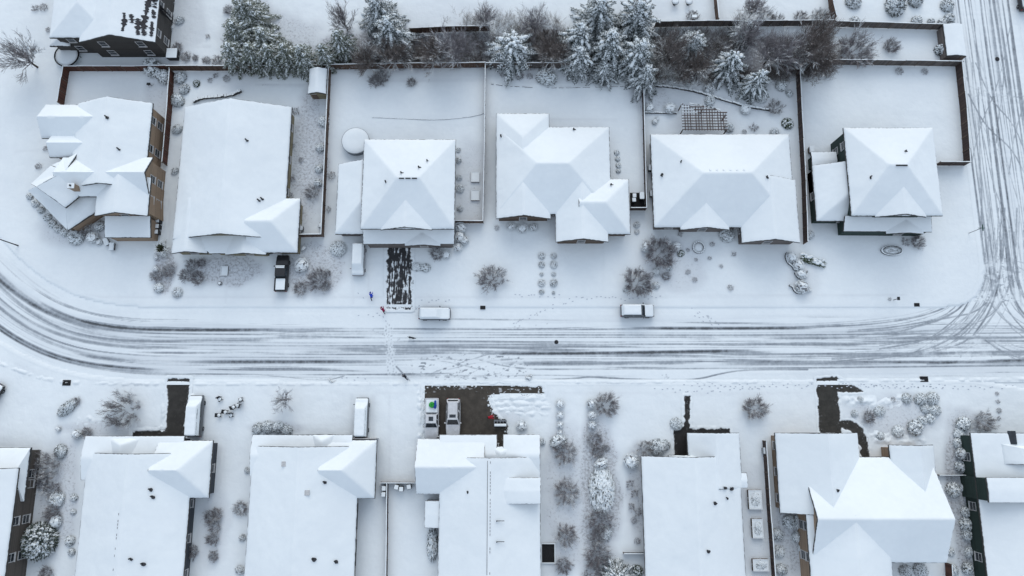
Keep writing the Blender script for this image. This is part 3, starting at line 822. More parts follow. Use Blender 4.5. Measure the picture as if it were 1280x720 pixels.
    def garage(self, u, v, w, side='S', z=0, name='garage_door'):
        m = MB(); hgt = 2.2 if name == 'garage_door' else 2.05
        m.box(-w / 2, w / 2, -.06, .04, 0, hgt)
        for k in range(4): m.box(-w / 2 + .05, w / 2 - .05, -.085, -.06, .08 + k * hgt / 4, (k + 1) * hgt / 4 - .05)
        o = m.build(name, M['trim'], self.o, self.loc(P(u, v)))
        o.rotation_euler = (0, 0, {'S': 0, 'N': math.pi, 'E': math.pi / 2, 'W': -math.pi / 2}[side])
        hn = MB(); hn.box(-.12, .12, -.12, -.085, .55, .6); hn.build('handle', M['iron'], o)
    def chimney(self, u, v, sx=.9, sy=.7, h=.9, z=None):
        p = self.on_roof(u, v) if z is None else P(u, v, z); m = MB()
        m.box(-sx / 2, sx / 2, -sy / 2, sy / 2, -1.5, h); m.box(-sx / 2 - .07, sx / 2 + .07, -sy / 2 - .07, sy / 2 + .07, h, h + .1)
        o = m.build('chimney', self.wallm, self.o, self.loc(p))
        s = MB(); s.box(-sx / 2 - .04, sx / 2 + .04, -sy / 2 - .04, sy / 2 + .04, h + .1, h + .24); s.build('snow_cap', M['roof_snow'], o)
        f = MB(); f.tube([(0, 0, h), (0, 0, h + .45)], .14, 8); f.build('flue', M['iron'], o)
    def done(self):
        r = self.roof.build('roof', M['shingle'], self.o)
        self.fascia.build('fascia', self.trim, r)
        s = self.snow.build('snow_cover', M['roof_snow'], r, sharp=62, fix=False)
        w = self.walls.build('wall', self.wallm, self.o)
        return self

# A: top left, two storeys, thawed streaks on the east slope
h = House('house', 'charcoal two-storey house at the top left with dark thawed streaks on its east roof slope', (140, 20), 'charcoal', 1)
h.block(110, 203, -120, 53, 5.4, 'y', 7.6); h.block(73, 150, -120, 47.5, 5.4, 'y', 7.25, 3, None); h.block(64, 90, 30, 58, 2.8, 'y', 3.6, 50, None)
h.windows(); h.done()
def thaw(h, strokes):
    m = MB()
    for pts, w in strokes:
        n = 26; A = smooth_pl(np.array([list(h.loc(h.on_roof(u, v))) for u, v in pts]), 3)
        vs = []; 
        for i, p in enumerate(A):
            d = A[min(i + 1, len(A) - 1)] - A[max(i - 1, 0)]; L = math.hypot(d[0], d[1]) + 1e-6
            k = w * (0.25 + 1.3 * random.random()) * min(1, 5 * min(i + .3, len(A) - .7 - i) / len(A) + .2)
            vs += [(p[0] - d[1] / L * k, p[1] + d[0] / L * k), (p[0] + d[1] / L * k * random.uniform(.5, 1.2), p[1] - d[0] / L * k)]
        v3 = [(x, y, h.roof_z(x + h.c.x, y + h.c.y) + .215) for x, y in vs]
        m.add(v3, [(2 * i, 2 * i + 1, 2 * i + 3, 2 * i + 2) for i in range(len(A) - 1)])
    m.build('bare_patch', M['shingle'], h.o)
thaw(h, [([(155, 16), (156, 26), (153, 39)], .3), ([(163, 18), (165, 23), (165, 29)], .3), ([(172, 23), (173, 30), (172, 40), (173, 44)], .35), ([(186, -2), (184, 10), (182, 20), (180, 30), (179, 40), (181, 45)], .38),
         ([(193, -3), (195, 4), (193, 10)], .4), ([(191, 12), (193, 20), (191, 23)], .25), ([(190, 27), (190, 36), (189, 46)], .3), ([(176, 30), (180, 27)], .2), ([(185, 1), (190, 0), (194, 2)], .3)])

# B: tan house on the corner lot, angled porch
h = House('house', 'tan corner house with an angled porch wing and a small box chimney', (125, 215), 'tan', 2)
h.block(92, 186, 129, 235, 4.9, 'y', 7.2); h.block(55, 134, 131, 173, 4.6, 'x', 6.3); h.block(64, 128, 168, 197, 4.5, 'x', 5.7)
h.block(76, 189, 197, 245, 5.0, 'x', 6.9); h.block(121, 187, 222, 270, 5.0, 'y', 6.8)
h.poly([(39, 230, 5.2), (46, 234, 6.7), (83, 213, 6.7), (64, 207, 5.2)], None); h.poly([(64, 207, 5.2), (83, 213, 6.7), (97, 192, 5.4)], None)
h.poly([(46, 234, 6.7), (82, 260, 5.0), (99, 246, 5.0), (83, 213, 6.7)], None); h.poly([(83, 213, 6.7), (99, 246, 5.0), (123, 246, 5.0), (125, 213, 6.8)], None)
h.poly([(35, 238, 2.7), (85, 288, 2.7), (83, 258, 4.0), (46, 233, 4.0)], .4); h.poly([(85, 288, 2.7), (122, 264, 2.8), (123, 242, 4.0), (98, 244, 4.0), (82, 258, 4.0)], .4)
h.poly([(131, 270, 3.7), (188, 270, 3.7), (188.5, 297, 2.8), (131, 297, 2.8)], .3)
h.wallpoly([(49, 234), (68, 213), (96, 198), (130, 215), (120, 241), (99, 242), (82, 255)], 4.75)
h.wallpoly([(130, 212), (185, 212), (185, 266), (130, 266)], 4.75)
h.windows(); h.chimney(94, 235, z=6.1); h.vents([(133, 146), (148, 186)]); h.garage(160, 296, 4.6); h.done()

# C: broad single-storey house behind the dark pickup
h = House('house', 'broad olive-sided bungalow with a long gabled roof behind the black pickup', (290, 220), 'olive', 3)
h.block(223.5, 360, 134, 299, 2.8, 'y', 6.0); h.block(217.5, 262, 250, 317, 2.6, 'y', 3.9); h.block(312, 374, 248, 316, 2.7, 'x', 5.0, None, 338)
h.poly([(237, 294, 3.1), (299, 294, 3.1), (334, 317, 2.6), (262, 317, 2.6)], .6); h.block(283, 334, 280, 318.5, 2.6, 'y', 3.7)
h.windows(); h.vents([(323, 250), (327, 248), (308, 175)]); h.garage(309, 318, 4.8); h.done()

# D: two storeys, streaky drive
h = House('house', 'grey two-storey house with a square hipped roof above the streaky half-shovelled driveway', (512, 240), 'greybrown', 4)
h.block(453, 569, 174.5, 286.5, 5.3, 'x', 8.1, 496, 524); h.block(477, 541, 215, 287.5, 5.3, 'y', 6.9)
h.block(421, 488, 205, 293, 2.8, 'y', 4.7, 252, None); h.poly([(453.5, 284, 3.8), (568.5, 284, 3.8), (568, 305, 2.8), (454, 305, 2.8)], .4); h.block(506, 551, 282, 307.5, 2.8, 'y', 3.5)
h.windows(); h.vents([(534, 201), (523.5, 209), (501.5, 216), (482, 227)]); h.garage(478, 301, 2.6); h.garage(500, 301, 2.6)
m = MB()
for a in (-1, 0, 1):
    p = h.on_roof(510 + a * 8, 222); m.obox(h.loc((p.x, p.y - .12, p.z + .02)), (.75, .16, .1))
m.build('ridge_vent', M['iron'], h.o)
h.done()

# E: cross-hipped bungalow
h = House('house', 'brown bungalow with a cross-hipped roof behind two columns of little round bushes', (700, 225), 'brown', 5)
h.block(620.5, 763, 159, 268, 2.8, 'x', 5.8, 671, 711); h.block(620, 687, 142, 240, 2.8, 'y', 4.7, None, 172); h.block(620, 688, 212, 273.5, 2.8, 'y', 4.7)
h.block(694, 759.5, 212, 302.5, 2.8, 'y', 4.75); h.block(722, 787, 224, 293, 2.75, 'x', 4.9, None, 757)
h.windows(); h.vents([(626, 170), (763.5, 231), (717, 162)], .13); h.garage(727, 300, 4.8); h.done()

# F: wide hip
h = House('house', 'grey-brown bungalow with a wide hipped roof just below the snowy lattice pergola', (905, 230), 'greybrown', 6)
h.block(815, 990.5, 168, 284.5, 2.8, 'x', 6.1, 880, 940); h.block(849, 910, 232, 287.5, 2.8, 'y', 4.3); h.block(924.5, 997, 225, 303.5, 2.8, 'y', 4.9)
h.windows(); h.vents([(851, 202), (958, 221)], .1); h.vents([(827, 219)], .2)
m = MB()
for k in range(6):
    p = h.on_roof(888 + k * 8.4, 213); m.blob(h.loc((p.x, p.y, p.z)), .2, (1, 1, .5), 7, 4)
m.build('ridge_vent', M['concrete'], h.o); h.garage(962, 301, 4.9); h.done()

# G: green two-storey on the junction corner
h = House('house', 'dark green two-storey house beside the large fenced snow yard at the road junction', (1110, 225), 'green', 7)
h.block(1059, 1172, 160, 270, 5.4, 'x', 8.2, 1112, 1134); h.block(1090, 1154, 205, 271.5, 5.4, 'y', 7.0)
h.block(1017.5, 1093, 207, 276.5, 2.8, 'y', 4.9, 240, None); h.poly([(1056, 270, 3.7), (1164, 270, 3.7), (1165, 290, 2.8), (1054, 289, 2.8)], .4); h.block(1106, 1153, 268, 292.5, 2.8, 'y', 3.5)
h.block(1014, 1046, 190, 210, 2.2, 'x', 2.35)
h.windows(); h.vents([(1131, 189), (1088, 221)], .09)
m = MB(); p = h.on_roof(1127, 206); m.obox(h.loc((p.x, p.y - .1, p.z + .03)), (1.7, .2, .1)); m.build('ridge_vent', M['iron'], h.o)
h.garage(1035, 274, 4.2); h.done()

# H: brown two-storey at the left edge
h = House('house', 'dark brown two-storey house cut by the left edge of the view', (0, 640), 'umber', 8)
h.block(-75, 9, 585, 820, 4.9, 'y', 7.0); h.block(-75, 35, 559.5, 627, 2.9, 'x', 4.7, None, 17)
h.windows(every=4.4); h.done()

# I, J: long houses
h = House('house', 'slate-grey long-roofed house beside the narrow shovelled black driveway', (165, 640), 'slate', 9)
h.block(98, 233, 566, 790, 2.8, 'y', 6.0); h.block(104, 229, 545, 600, 2.7, 'x', 3.3); h.block(136, 175, 547.5, 590, 2.7, 'y', 3.9, None, 556); h.block(196, 264, 550.5, 622.5, 2.7, 'x', 5.2, None, 221)
h.windows(); h.vents([(187.5, 611), (163, 698), (178, 704), (190, 620)], .1); h.garage(215, 548, 4.4, 'N'); h.ridge_line(149.5, 632, 719, True); h.done()
h = House('house', 'slate-grey long-roofed house between the two driveways with white snowbound vans', (380, 640), 'slate', 10)
h.block(308.5, 445, 557.5, 790, 2.8, 'y', 6.0); h.block(314, 440, 543.5, 595, 2.7, 'x', 3.25); h.block(390, 418, 543, 575, 2.7, 'y', 3.6, None, 551); h.block(403, 470, 550, 623, 2.7, 'x', 5.2, None, 427)
h.windows(); h.vents([(405, 602), (391, 698), (419, 701)], .1)
m = MB()
for u, v in ((383, 616), (356, 580)):
    p = h.on_roof(u, v); m.obox(h.loc(p), (.9, .7, .2))
m.build('roof_hatch', M['trim'], h.o); h.garage(455, 548, 4.4, 'N'); h.done()

# K: wide cleared drive
h = House('house', 'grey long-roofed house with a west garage wing behind the wide cleared driveway', (610, 640), 'grey', 11, 'trim')
h.block(548, 676, 571, 790, 2.8, 'y', 5.7); h.block(549, 621, 543.5, 595, 2.7, 'x', 3.5); h.block(629, 675, 543, 595, 2.7, 'x', 3.5); h.block(521, 606, 548.5, 617.5, 2.7, 'x', 5.0)
h.block(612, 641, 558, 590, 2.8, 'y', 3.9, None, 566); h.block(629, 676, 597, 630, 4.75, 'x', 4.95, over=.15); h.block(531, 552, 626, 660, 2.4, 'x', 2.5, over=.1)
h.windows(); h.garage(570, 545.5, 5.2, 'N')
m = MB()
for u, v in ((621, 651), (621, 677)):
    p = h.on_roof(u, v); m.tube([h.loc((p.x, p.y, p.z)), h.loc((p.x, p.y, p.z + .55))], .07, 6); m.obox(h.loc((p.x + .5, p.y, p.z + .1)), (1.1, .08, .1))
m.build('vent_pipe', M['iron'], h.o); h.vents([(584, 614)], .07); h.ridge_line(609.5, 576, 719); h.ridge_line(613, 576, 719, True); h.done()

# L
h = House('house', 'dark-walled long-roofed house behind the thin black shovelled garden path', (868, 640), 'charcoal', 12)
h.block(805, 930, 570, 790, 2.8, 'y', 5.9); h.block(860, 926, 541, 610, 2.7, 'y', 4.6); h.block(836, 888, 569, 612, 2.9, 'y', 4.3, None, 578); h.block(905, 934, 591, 610, 2.6, 'x', 2.8)
h.windows(); h.vents([(913.5, 610), (908, 622), (892.5, 628), (905, 609), (884, 688)], .1); h.garage(893, 543, 4.6, 'N'); h.done()

# M: big cross-gabled
h = House('house', 'tan house with a tall cross-gabled roof behind the hook-shaped black driveway', (1080, 640), 'tan', 13)
h.block(971.5, 1076, 541, 641, 2.8, 'y', 6.5); h.saddle(1022, 1194, 571, 2.8, 649, 7.3, 703.5, 4.2); h.block(1115, 1171, 556, 645, 3.1, 'y', 5.4); h.block(1013, 1116, 640, 800, 4.5, 'y', 7.1)
h.block(990, 1045, 541, 575, 2.95, 'x', 3.5, wall=False)
h.windows(every=3.2); h.vents([(1046, 612)], .08); h.garage(1040, 544, 5.0, 'N'); h.done()

# N
h = House('house', 'dark green two-storey house cut by the right edge of the view', (1260, 640), 'green', 14)
h.block(1228, 1430, 541, 800, 3.5, 'y', 5.9); h.block(1234, 1400, 597, 628, 5.95, 'x', 6.1, over=.15); h.block(1252, 1290, 555, 580, 4.3, 'y', 5.6, None, 561)
h.windows(every=5.4)
p = h.on_roof(1265, 547); m = MB(); m.obox(h.loc((p.x, p.y, p.z + .02)), (1.0, 1.9, .14), tilt=(0, R(-25))); m.build('skylight', M['glass'], h.o)
h.done()
# ------------------------------------------------------------------ fences
post_m = MB(); post_m.box(-.06, .06, -.06, .06, 0, 1.86); post_me = post_m.mesh('post', M['wood'])
def fence(label, pts, mat='fence_brown', hgt=1.72, name='fence', cat='fence', snow=.05, posts=True):
    A = [P(u, v) for u, v in pts]
    o = empty(name, label, cat, A[0])
    b = MB(); r = MB(); s = MB()
    for i in range(len(A) - 1):
        a, c = A[i] - A[0], A[i + 1] - A[0]; d = c - a; L = d.length; rz = math.atan2(d.y, d.x); mid = (a + c) / 2
        n = max(1, round(L / 2.4))
        for k in range(n):
            p = a + d * ((k + .5) / n); hh = hgt + random.uniform(-.05, .05)
            b.obox((p.x, p.y, hh / 2 + .02), (L / n - .11, .045, hh - .04), rz + random.uniform(-.006, .006))
            r.obox((p.x, p.y, hh + .03), (L / n + .02, .13, .05), rz)
            nn = 3
            for j in range(nn):
                q = a + d * ((k + (j + .5) / nn) / n); w = snow * random.uniform(.6, 1.3)
                s.obox((q.x, q.y, hh + .055 + w / 2), (L / n / nn, .11 + random.uniform(-.03, .03), w), rz)
        for k in range(n + (1 if i == len(A) - 2 else 0)):
            p = a + d * (k / n); q = bpy.data.objects.new('post', post_me); link(q, o); q.location = p; q.rotation_euler = (0, 0, rz); q.scale = (1, 1, hgt / 1.72)
    b.build('board_panel', M[mat], o); r.build('rail', M['wood'], o); s.build('snow_cap', M['soft_snow'], o)
    return o
fence('red-brown board fence round the back yard of the tan corner house', [(80, 133), (87, 89), (176, 89), (213, 88)], 'fence_red')
fence('short red-brown fence dividing the tan corner house from the broad bungalow, lined with snowy bushes', [(218, 92), (215, 140), (209, 207)], 'fence_red')
fence('dark brown back fence behind the yard with the small gabled shed', [(213, 88.5), (330, 88.5), (414, 87.5)], 'fence_brown')
fence('long brown side fence between the broad bungalow and the round pool yard', [(414, 88), (410, 180), (405, 296), (375, 296.5)], 'fence_brown')
fence('brown back fence behind the yard with the round covered pool', [(415, 87), (510, 85.5), (607, 84.5)], 'fence_brown')
fence('brown fence around the two raised garden frames beside the square-roofed house', [(607, 85), (606, 180), (604, 279), (570, 279)], 'fence_brown', 1.5)
fence('weathered grey back fence behind the cross-hipped bungalow, partly under snowy branches', [(608, 85), (700, 85), (802, 88)], 'fence_grey')
fence('thin grey side fence between the cross-hipped bungalow and the pergola garden', [(802, 92), (804, 180), (806, 263), (787, 263)], 'fence_dark', 1.5)
fence('dark brown side fence between the pergola garden and the big empty snow yard', [(994, 78), (998, 160), (1002, 230), (1004, 305)], 'fence_dark')
fence('grey-brown back fence along the top of the big empty snow yard', [(995, 80.5), (1090, 81.5), (1196, 83)], 'fence_grey')
fence('dark brown roadside fence on the east of the big empty snow yard', [(1194, 83), (1200, 140), (1204.5, 207), (1168, 207)], 'fence_dark')
fence('far brown fence piece among the bare trees at the top centre', [(514, 42), (560, 40), (612, 39)], 'fence_brown')
fence('weathered fence above the pergola garden running behind the snowy firs', [(818, 34), (880, 33), (960, 33), (1038, 32)], 'fence_grey')
fence('short brown fence running up to the top edge, left of the bare trees', [(891, -20), (893, 10), (895, 30)], 'fence_brown')
fence('short fence running up to the top edge, right of the bare trees', [(1033, -15), (1036, 10), (1040, 27)], 'fence_brown')
fence('pale grey fence ending at the small roadside shelter', [(1038, 33.5), (1110, 35.5), (1180, 37.5)], 'fence_grey')
fence('low brown gate fence across the gap between two lower houses with bins behind it', [(477, 602.5), (522, 602.5)], 'fence_brown', 1.3, snow=.03)
fence('thin dark fence down the gap left of the wide-drive house', [(485.5, 603), (485, 660), (484, 740)], 'fence_dark', 1.3)
fence('dark fence beside the big cross-gabled house, running down from its driveway corner', [(953, 551), (958, 630), (966, 740)], 'fence_dark', 1.6)
fence('low dark wire fence across the path east of the big cross-gabled house', [(1171, 593.5), (1208, 593.5)], 'iron', .7, snow=.01)
fence('low dark fence piece closing the path by the lower long-roofed house', [(779, 690.5), (806, 690.5)], 'iron', .9, snow=.02)
fence('short brown gate fence beside the tan corner house garage', [(203, 246), (203, 266)], 'fence_red', 1.5)
fence('red-brown fence piece behind the big cross-gabled house', [(1181, 703), (1183, 740)], 'fence_red', 1.6)

# low stone garden walls: their snow-free faces read as dark lines
def garden_wall(label, pts, hgt=.35, w=.22, name='garden_wall', cat='garden wall', mat='stone', gap=0.0):
    A = [Vector((*q, 0)) for q in smooth_pl(pl(pts), 2)]
    m = MB()
    L = 0
    for i in range(len(A) - 1):
        d = A[i + 1] - A[i]; n = max(1, round(d.length / .42))
        for k in range(n):
            if random.random() < gap: continue
            p = A[i] + d * ((k + .5) / n) - A[0]; hh = hgt * random.uniform(.75, 1.15)
            m.obox((p.x, p.y, hh / 2), (d.length / n * random.uniform(.9, 1.02), w * random.uniform(.8, 1.3), hh), math.atan2(d.y, d.x) + random.uniform(-.08, .08))
    s = MB()
    o = m.build(name, M[mat], None, A[0]); tag(o, label, cat)
    return o
garden_wall('low dark stone wall curving across the pergola garden from the fence to the bare shrub', [(803, 108), (825, 108), (845, 110.5), (865, 114), (885, 119.5), (905, 126), (930, 133), (945, 136), (962, 138)], .5, .26)
garden_wall('short dark wall running from the side fence to the lattice pergola', [(803, 141), (822, 141.5), (846, 142)], .4, .22)
garden_wall('jagged stone edging behind the broad bungalow in the yard with the shed', [(242, 128), (250, 124), (262, 122), (280, 121), (292, 119), (302, 114)], .55, .4)
garden_wall('thin stone bed edge running along the yard behind the cross-hipped bungalow', [(608, 104), (640, 108), (700, 110), (760, 108), (800, 108)], .16, .14, gap=.35)
garden_wall('stone ring half buried in snow, topmost of the ring edges by the junction house lawn', [(983, 316), (981, 322), (984, 329), (990, 333), (992, 338), (998, 338)], .4, .2, 'stone_edging', 'stone edging')
garden_wall('stone ring half buried in snow under the sprawling green juniper', [(993, 341), (997, 348), (1003, 349), (1008, 345), (1009, 339)], .4, .2, 'stone_edging', 'stone edging')
garden_wall('stone ring half buried in snow, lowest of the ring edges by the junction house lawn', [(986, 357), (990, 358), (992, 364), (998, 367.5), (1005, 366), (1014, 362)], .4, .2, 'stone_edging', 'stone edging')
garden_wall('curved groove line in the snow across the yard with the round pool', [(465, 146.5), (500, 148), (545, 150), (575, 147.5), (600, 143.5), (606, 140)], .09, .16, 'snow_groove', 'groove strip', 'leaf_grey')  # groove in the snow, added here as a low grey raised strip

# ------------------------------------------------------------------ vegetation
def unit(a, e): return Vector((math.cos(a) * math.cos(e), math.sin(a) * math.cos(e), math.sin(e)))

def conifer_meshes(Hh, Rr, seed, snowy, green):
    r = random.Random(seed)
    tr = MB(); tr.tube([(0, 0, -.1), (0.02, 0, Hh * .3), (-.02, 0.03, Hh * .7), (0, 0, Hh)], [Rr * .055 + .05, Rr * .045 + .04, .05, .012], 7)
    lf = MB(); sn = MB()
    nw = int(Hh * 2.4); z0 = Hh * .06
    for w in range(nw):
        f = (w + r.random() * 1.2) / (nw + .3)
        z = z0 + (Hh - z0) * f
        Lb = Rr * (1 - f) ** .68 * r.uniform(.75, 1.12) + .1
        n = max(4, int(10 - 5 * f)); a0 = r.random() * 6.28
        for k in range(n):
            a = a0 + 6.283 * k / n + r.uniform(-.22, .22); L = Lb * r.choice((r.uniform(.5, .9), r.uniform(.85, 1.25)))
            z = z0 + (Hh - z0) * min(.99, f + r.uniform(-.5, .5) / nw)
            d = Vector((math.cos(a), math.sin(a), 0)); sd = Vector((-d.y, d.x, 0))
            rise = .18 - .35 * (1 - f) + r.uniform(-.1, .1)
            def pos(t): return Vector((0, 0, z)) + d * (L * t) + Vector((0, 0, L * (rise * t - (.22 + (.18 if snowy else 0)) * t * t)))
            st = max(3, int(L / .2))
            for j in range(1, st + 1):
                t = j / st; p = pos(t); sl = (.28 + .34 * L * (1 - t) * .55) * r.uniform(.7, 1.2)
                for s in (-1, 1):
                    q = p + (sd * s * .8 + d * .62).normalized() * sl + Vector((0, 0, -.16 * sl - r.uniform(0, .1)))
                    wv = (d * .75 - sd * s * .5).normalized() * (.085 + .05 * sl)
                    m_ = (p + q) / 2 + Vector((0, 0, .03))
                    lf.add([p, m_ + wv, q, m_ - wv], [(0, 1, 2, 3)])
                    if r.random() < snowy * .85:
                        e = Vector((0, 0, .05)); kk = r.uniform(.5, .95)
                        lf2 = [p + e, p * (1 - kk * .5) + q * kk * .5 + wv * kk * .8 + e, p * (1 - kk) + q * kk + e * .6, p * (1 - kk * .5) + q * kk * .5 - wv * kk * .8 + e]
                        top = (lf2[0] + lf2[2]) / 2 + Vector((0, 0, .07))
                        sn.add(lf2 + [top], [(0, 1, 4), (1, 2, 4), (2, 3, 4), (3, 0, 4)])
                q = p + d * (.2 + .1 * L); wv = sd * .1
                lf.add([p - d * .15, p + wv, q, p - wv], [(0, 1, 2, 3)])
            for _ in range(2 if r.random() < snowy else (1 if r.random() < .5 else 0)):
                t0 = r.uniform(.1, .7); t1 = min(1.02, t0 + r.uniform(.2, .5))
                pts = [pos(t0 + (t1 - t0) * i / 4) + Vector((0, 0, .05 + .03 * r.random())) for i in range(5)]
                w0 = (.05 + .055 * snowy) * r.uniform(.6, 1.6)
                sn.tube(pts, [w0 * .5, w0 * 1.0, w0 * 1.25, w0 * r.uniform(.8, 1.3), w0 * .3], 5)
    nm = 'needle_green' if green else 'needle_dark'
    return tr.mesh('trunk', M['bark']), lf.mesh('crown', M[nm], fix=False), sn.mesh('snow_load', M['soft_snow'], True, fix=False)

CON = {}
def conifer(label, u, v, Hh, Rr, kind, group=None, rz=None, name='conifer', cat='conifer tree'):
    if kind not in CON:
        CON[kind] = []
        for s in range(3):
            sp = {'firs': (8, 2.7, .92, False), 'green': (8, 2.3, .42, True), 'spread': (5.5, 3.4, 1.0, False)}[kind]
            CON[kind].append((sp, conifer_meshes(sp[0], sp[1], s * 7 + len(CON) * 31, sp[2], sp[3])))
    sp, ms = CON[kind][random.randrange(3)]
    o = empty(name, label, cat, P(u, v), random.uniform(0, 6.28) if rz is None else rz, group)
    o.scale = (Rr * 1.15 / sp[1], Rr * 1.15 / sp[1], Hh / sp[0])
    t = link(bpy.data.objects.new('trunk', ms[0]), o); c = link(bpy.data.objects.new('crown', ms[1]), o); link(bpy.data.objects.new('snow_load', ms[2]), c)
    return o

def twigs(mb, r, p, d, L, rad, depth, spread, up, nch=(2, 3), seg=3):
    pts = [p]; rr = [rad]
    cur = p.copy(); dd = d.copy()
    for i in range(seg):
        dd = (dd + Vector((r.uniform(-.16, .16), r.uniform(-.16, .16), r.uniform(-.06, .14) + up * .1))).normalized()
        cur = cur + dd * (L / seg); pts.append(cur.copy()); rr.append(rad * (1 - .55 * (i + 1) / seg))
    mb.tube(pts, rr, 3 if rad < .03 else 5, cap=False)
    if depth <= 0: return
    for i in range(1, seg + 1):
        for _ in range(r.randint(*nch)):
            a = r.uniform(0, 6.28); perp = dd.cross(Vector((math.cos(a), math.sin(a), .3))).normalized()
            nd = (dd + perp * spread * r.uniform(.6, 1.2)).normalized()
            twigs(mb, r, pts[i], nd, L * r.uniform(.5, .75), max(rad * .55, .006), depth - 1, spread, up, nch, seg)

def shrub_mesh(seed, dense=1.0, mat='twig_grey', rad=.02, hgt=1.0):
    """bare many-stemmed shrub of radius 1"""
    r = random.Random(seed); m = MB()
    n = int(54 * dense)
    for k in range(n):
        a = 6.283 * k / n + r.uniform(-.2, .2); e = r.uniform(.15, 1.25)
        d = unit(a, e); q = .62 * math.sqrt(r.random())
        twigs(m, r, Vector((math.cos(a) * q, math.sin(a) * q, 0)), Vector((d.x, d.y, d.z * hgt + .35)).normalized(), r.uniform(.26, .42) * (1 if k % 7 else 1.5), rad, 2, .7, .4, (2, 3))
    return m.mesh('shrub', M[mat], fix=False)

def tree_mesh(seed, mat, dense=1.0, rad=.13, hgt=1.0):
    """bare tree: short trunk, spreading limbs; crown radius about 1 per unit of scale"""
    r = random.Random(seed); t = MB(); m = MB()
    t.tube([(0, 0, -.05), (0.01, .01, .25 * hgt), (0, 0, .5 * hgt)], [rad * .34, rad * .27, rad * .22], 7)
    n = int(14 * dense)
    for k in range(n):
        a = 6.283 * k / n + r.uniform(-.3, .3); e = r.uniform(.25, 1.2)
        twigs(m, r, Vector((0, 0, r.uniform(.22, .5) * hgt)), unit(a, e), r.uniform(.5, .68), rad * .16, 3, .6, .35, (1, 2))
    return t.mesh('trunk', M['bark']), m.mesh('crown', M[mat], fix=False)

def bush_mesh(seed, snowcov, leaf='leaf', flat=.8, nb=120, bs=.85):
    """lumpy leafy bush of radius 1: leaf sprays with pillows of snow and dark gaps"""
    r = random.Random(seed); random.seed(seed)
    lf = MB(); sn = MB()
    lf.blob((0, 0, flat * .42), .74, (1, 1, flat * .75), 10, 6, .2)
    for k in range(nb * 6):
        a = r.uniform(0, 6.28); e = math.asin(r.uniform(-.05, 1)); q = r.uniform(.74, 1.0)
        p = unit(a, e); p = Vector((p.x * q, p.y * q, .1 + p.z * flat * q))
        d = (unit(a + r.uniform(-.9, .9), e + r.uniform(-.9, .5))) * r.uniform(.09, .26); s = d.cross(Vector((r.uniform(-1, 1), r.uniform(-1, 1), 1))).normalized() * r.uniform(.03, .07)
        lf.add([p - d * .4, p + s, p + d, p - s], [(0, 1, 2, 3)])
    for k in range(max(85, int(nb * snowcov))):
        a = r.uniform(0, 6.28); e = math.asin(r.uniform(.12, 1) ** .8); q = r.uniform(.84, .98)
        p = unit(a, e); c = (p.x * q, p.y * q, .1 + p.z * flat * q)
        sz = r.uniform(.06, .2) * (.75 + .5 * p.z) * bs
        sn.blob(c, sz, (1.15, .9, .5), 6, 4, .25, rz=r.uniform(0, 3))
    return lf.mesh('foliage', M[leaf], fix=False), sn.mesh('snow_load', M['soft_snow'], True, fix=False)

def ball_mesh(seed):
    """clipped round bush: dark twiggy sides, smooth cap of snow"""
    r = random.Random(seed); random.seed(seed)
    lf = MB(); sn = MB()
    lf.blob((0, 0, .6), .84, (1, 1, .8), 12, 7, .16)
    for k in range(320):
        a = r.uniform(0, 6.28); e = r.uniform(-.5, .8); p = unit(a, e); p = Vector((p.x * .92, p.y * .92, .62 + p.z * .72))
        d = unit(a + r.uniform(-.8, .8), r.uniform(-.6, .9)) * r.uniform(.07, .14); s = d.cross(Vector((.3, .2, 1))).normalized() * .045
        lf.add([p - d, p + s, p + d, p - s], [(0, 1, 2, 3)])
    sn.blob((r.uniform(-.12, .12), r.uniform(-.05, .2), .98), r.uniform(.5, .72), (1, r.uniform(.8, 1), .5), 12, 6, .22)
    for k in range(90):
        a = r.uniform(0, 6.28); q = r.uniform(.35, .98); sn.blob((math.cos(a) * q, math.sin(a) * q, 1.06 - .5 * q * q), r.uniform(.05, .16), (1, 1, .55), 6, 4, .25)
    return lf.mesh('foliage', M['leaf_grey'], fix=False), sn.mesh('snow_load', M['soft_snow'], True, fix=False)

PRO = {
    'bare': [shrub_mesh(s, 1.0, 'twig_grey', .014) for s in (1, 2, 3)],
    'brown': [shrub_mesh(s, 1.25, 'twig_grey', .012, 1.3) for s in (4, 5)],
    'frost': [shrub_mesh(s, .8, 'twig_white', .015) for s in (6, 7)],
    'tuft': [shrub_mesh(s, .45, 'twig_grey', .022) for s in (8, 9)],
    'ever': [bush_mesh(s, 1.15) for s in (11, 12, 13)],
    'mottle': [bush_mesh(s, 2.2, 'leaf', .75, 190, .62) for s in (14, 15)],
    'green': [bush_mesh(s, .35, 'leaf_green') for s in (16, 17)],
    'greyb': [bush_mesh(s, .6, 'leaf_grey') for s in (18, 19)],
    'ball': [ball_mesh(s) for s in (20, 21, 22, 23)],
    'dusted': [bush_mesh(s, 1.5, 'needle_deep', .85, 260, .5) for s in (24, 25)],
}
random.seed(99)
def nth(i, n):
    return ['first', 'second', 'third', 'fourth', 'fifth', 'sixth', 'seventh', 'eighth', 'ninth', 'tenth'][i] if i < n - 1 or n == 1 else 'last'
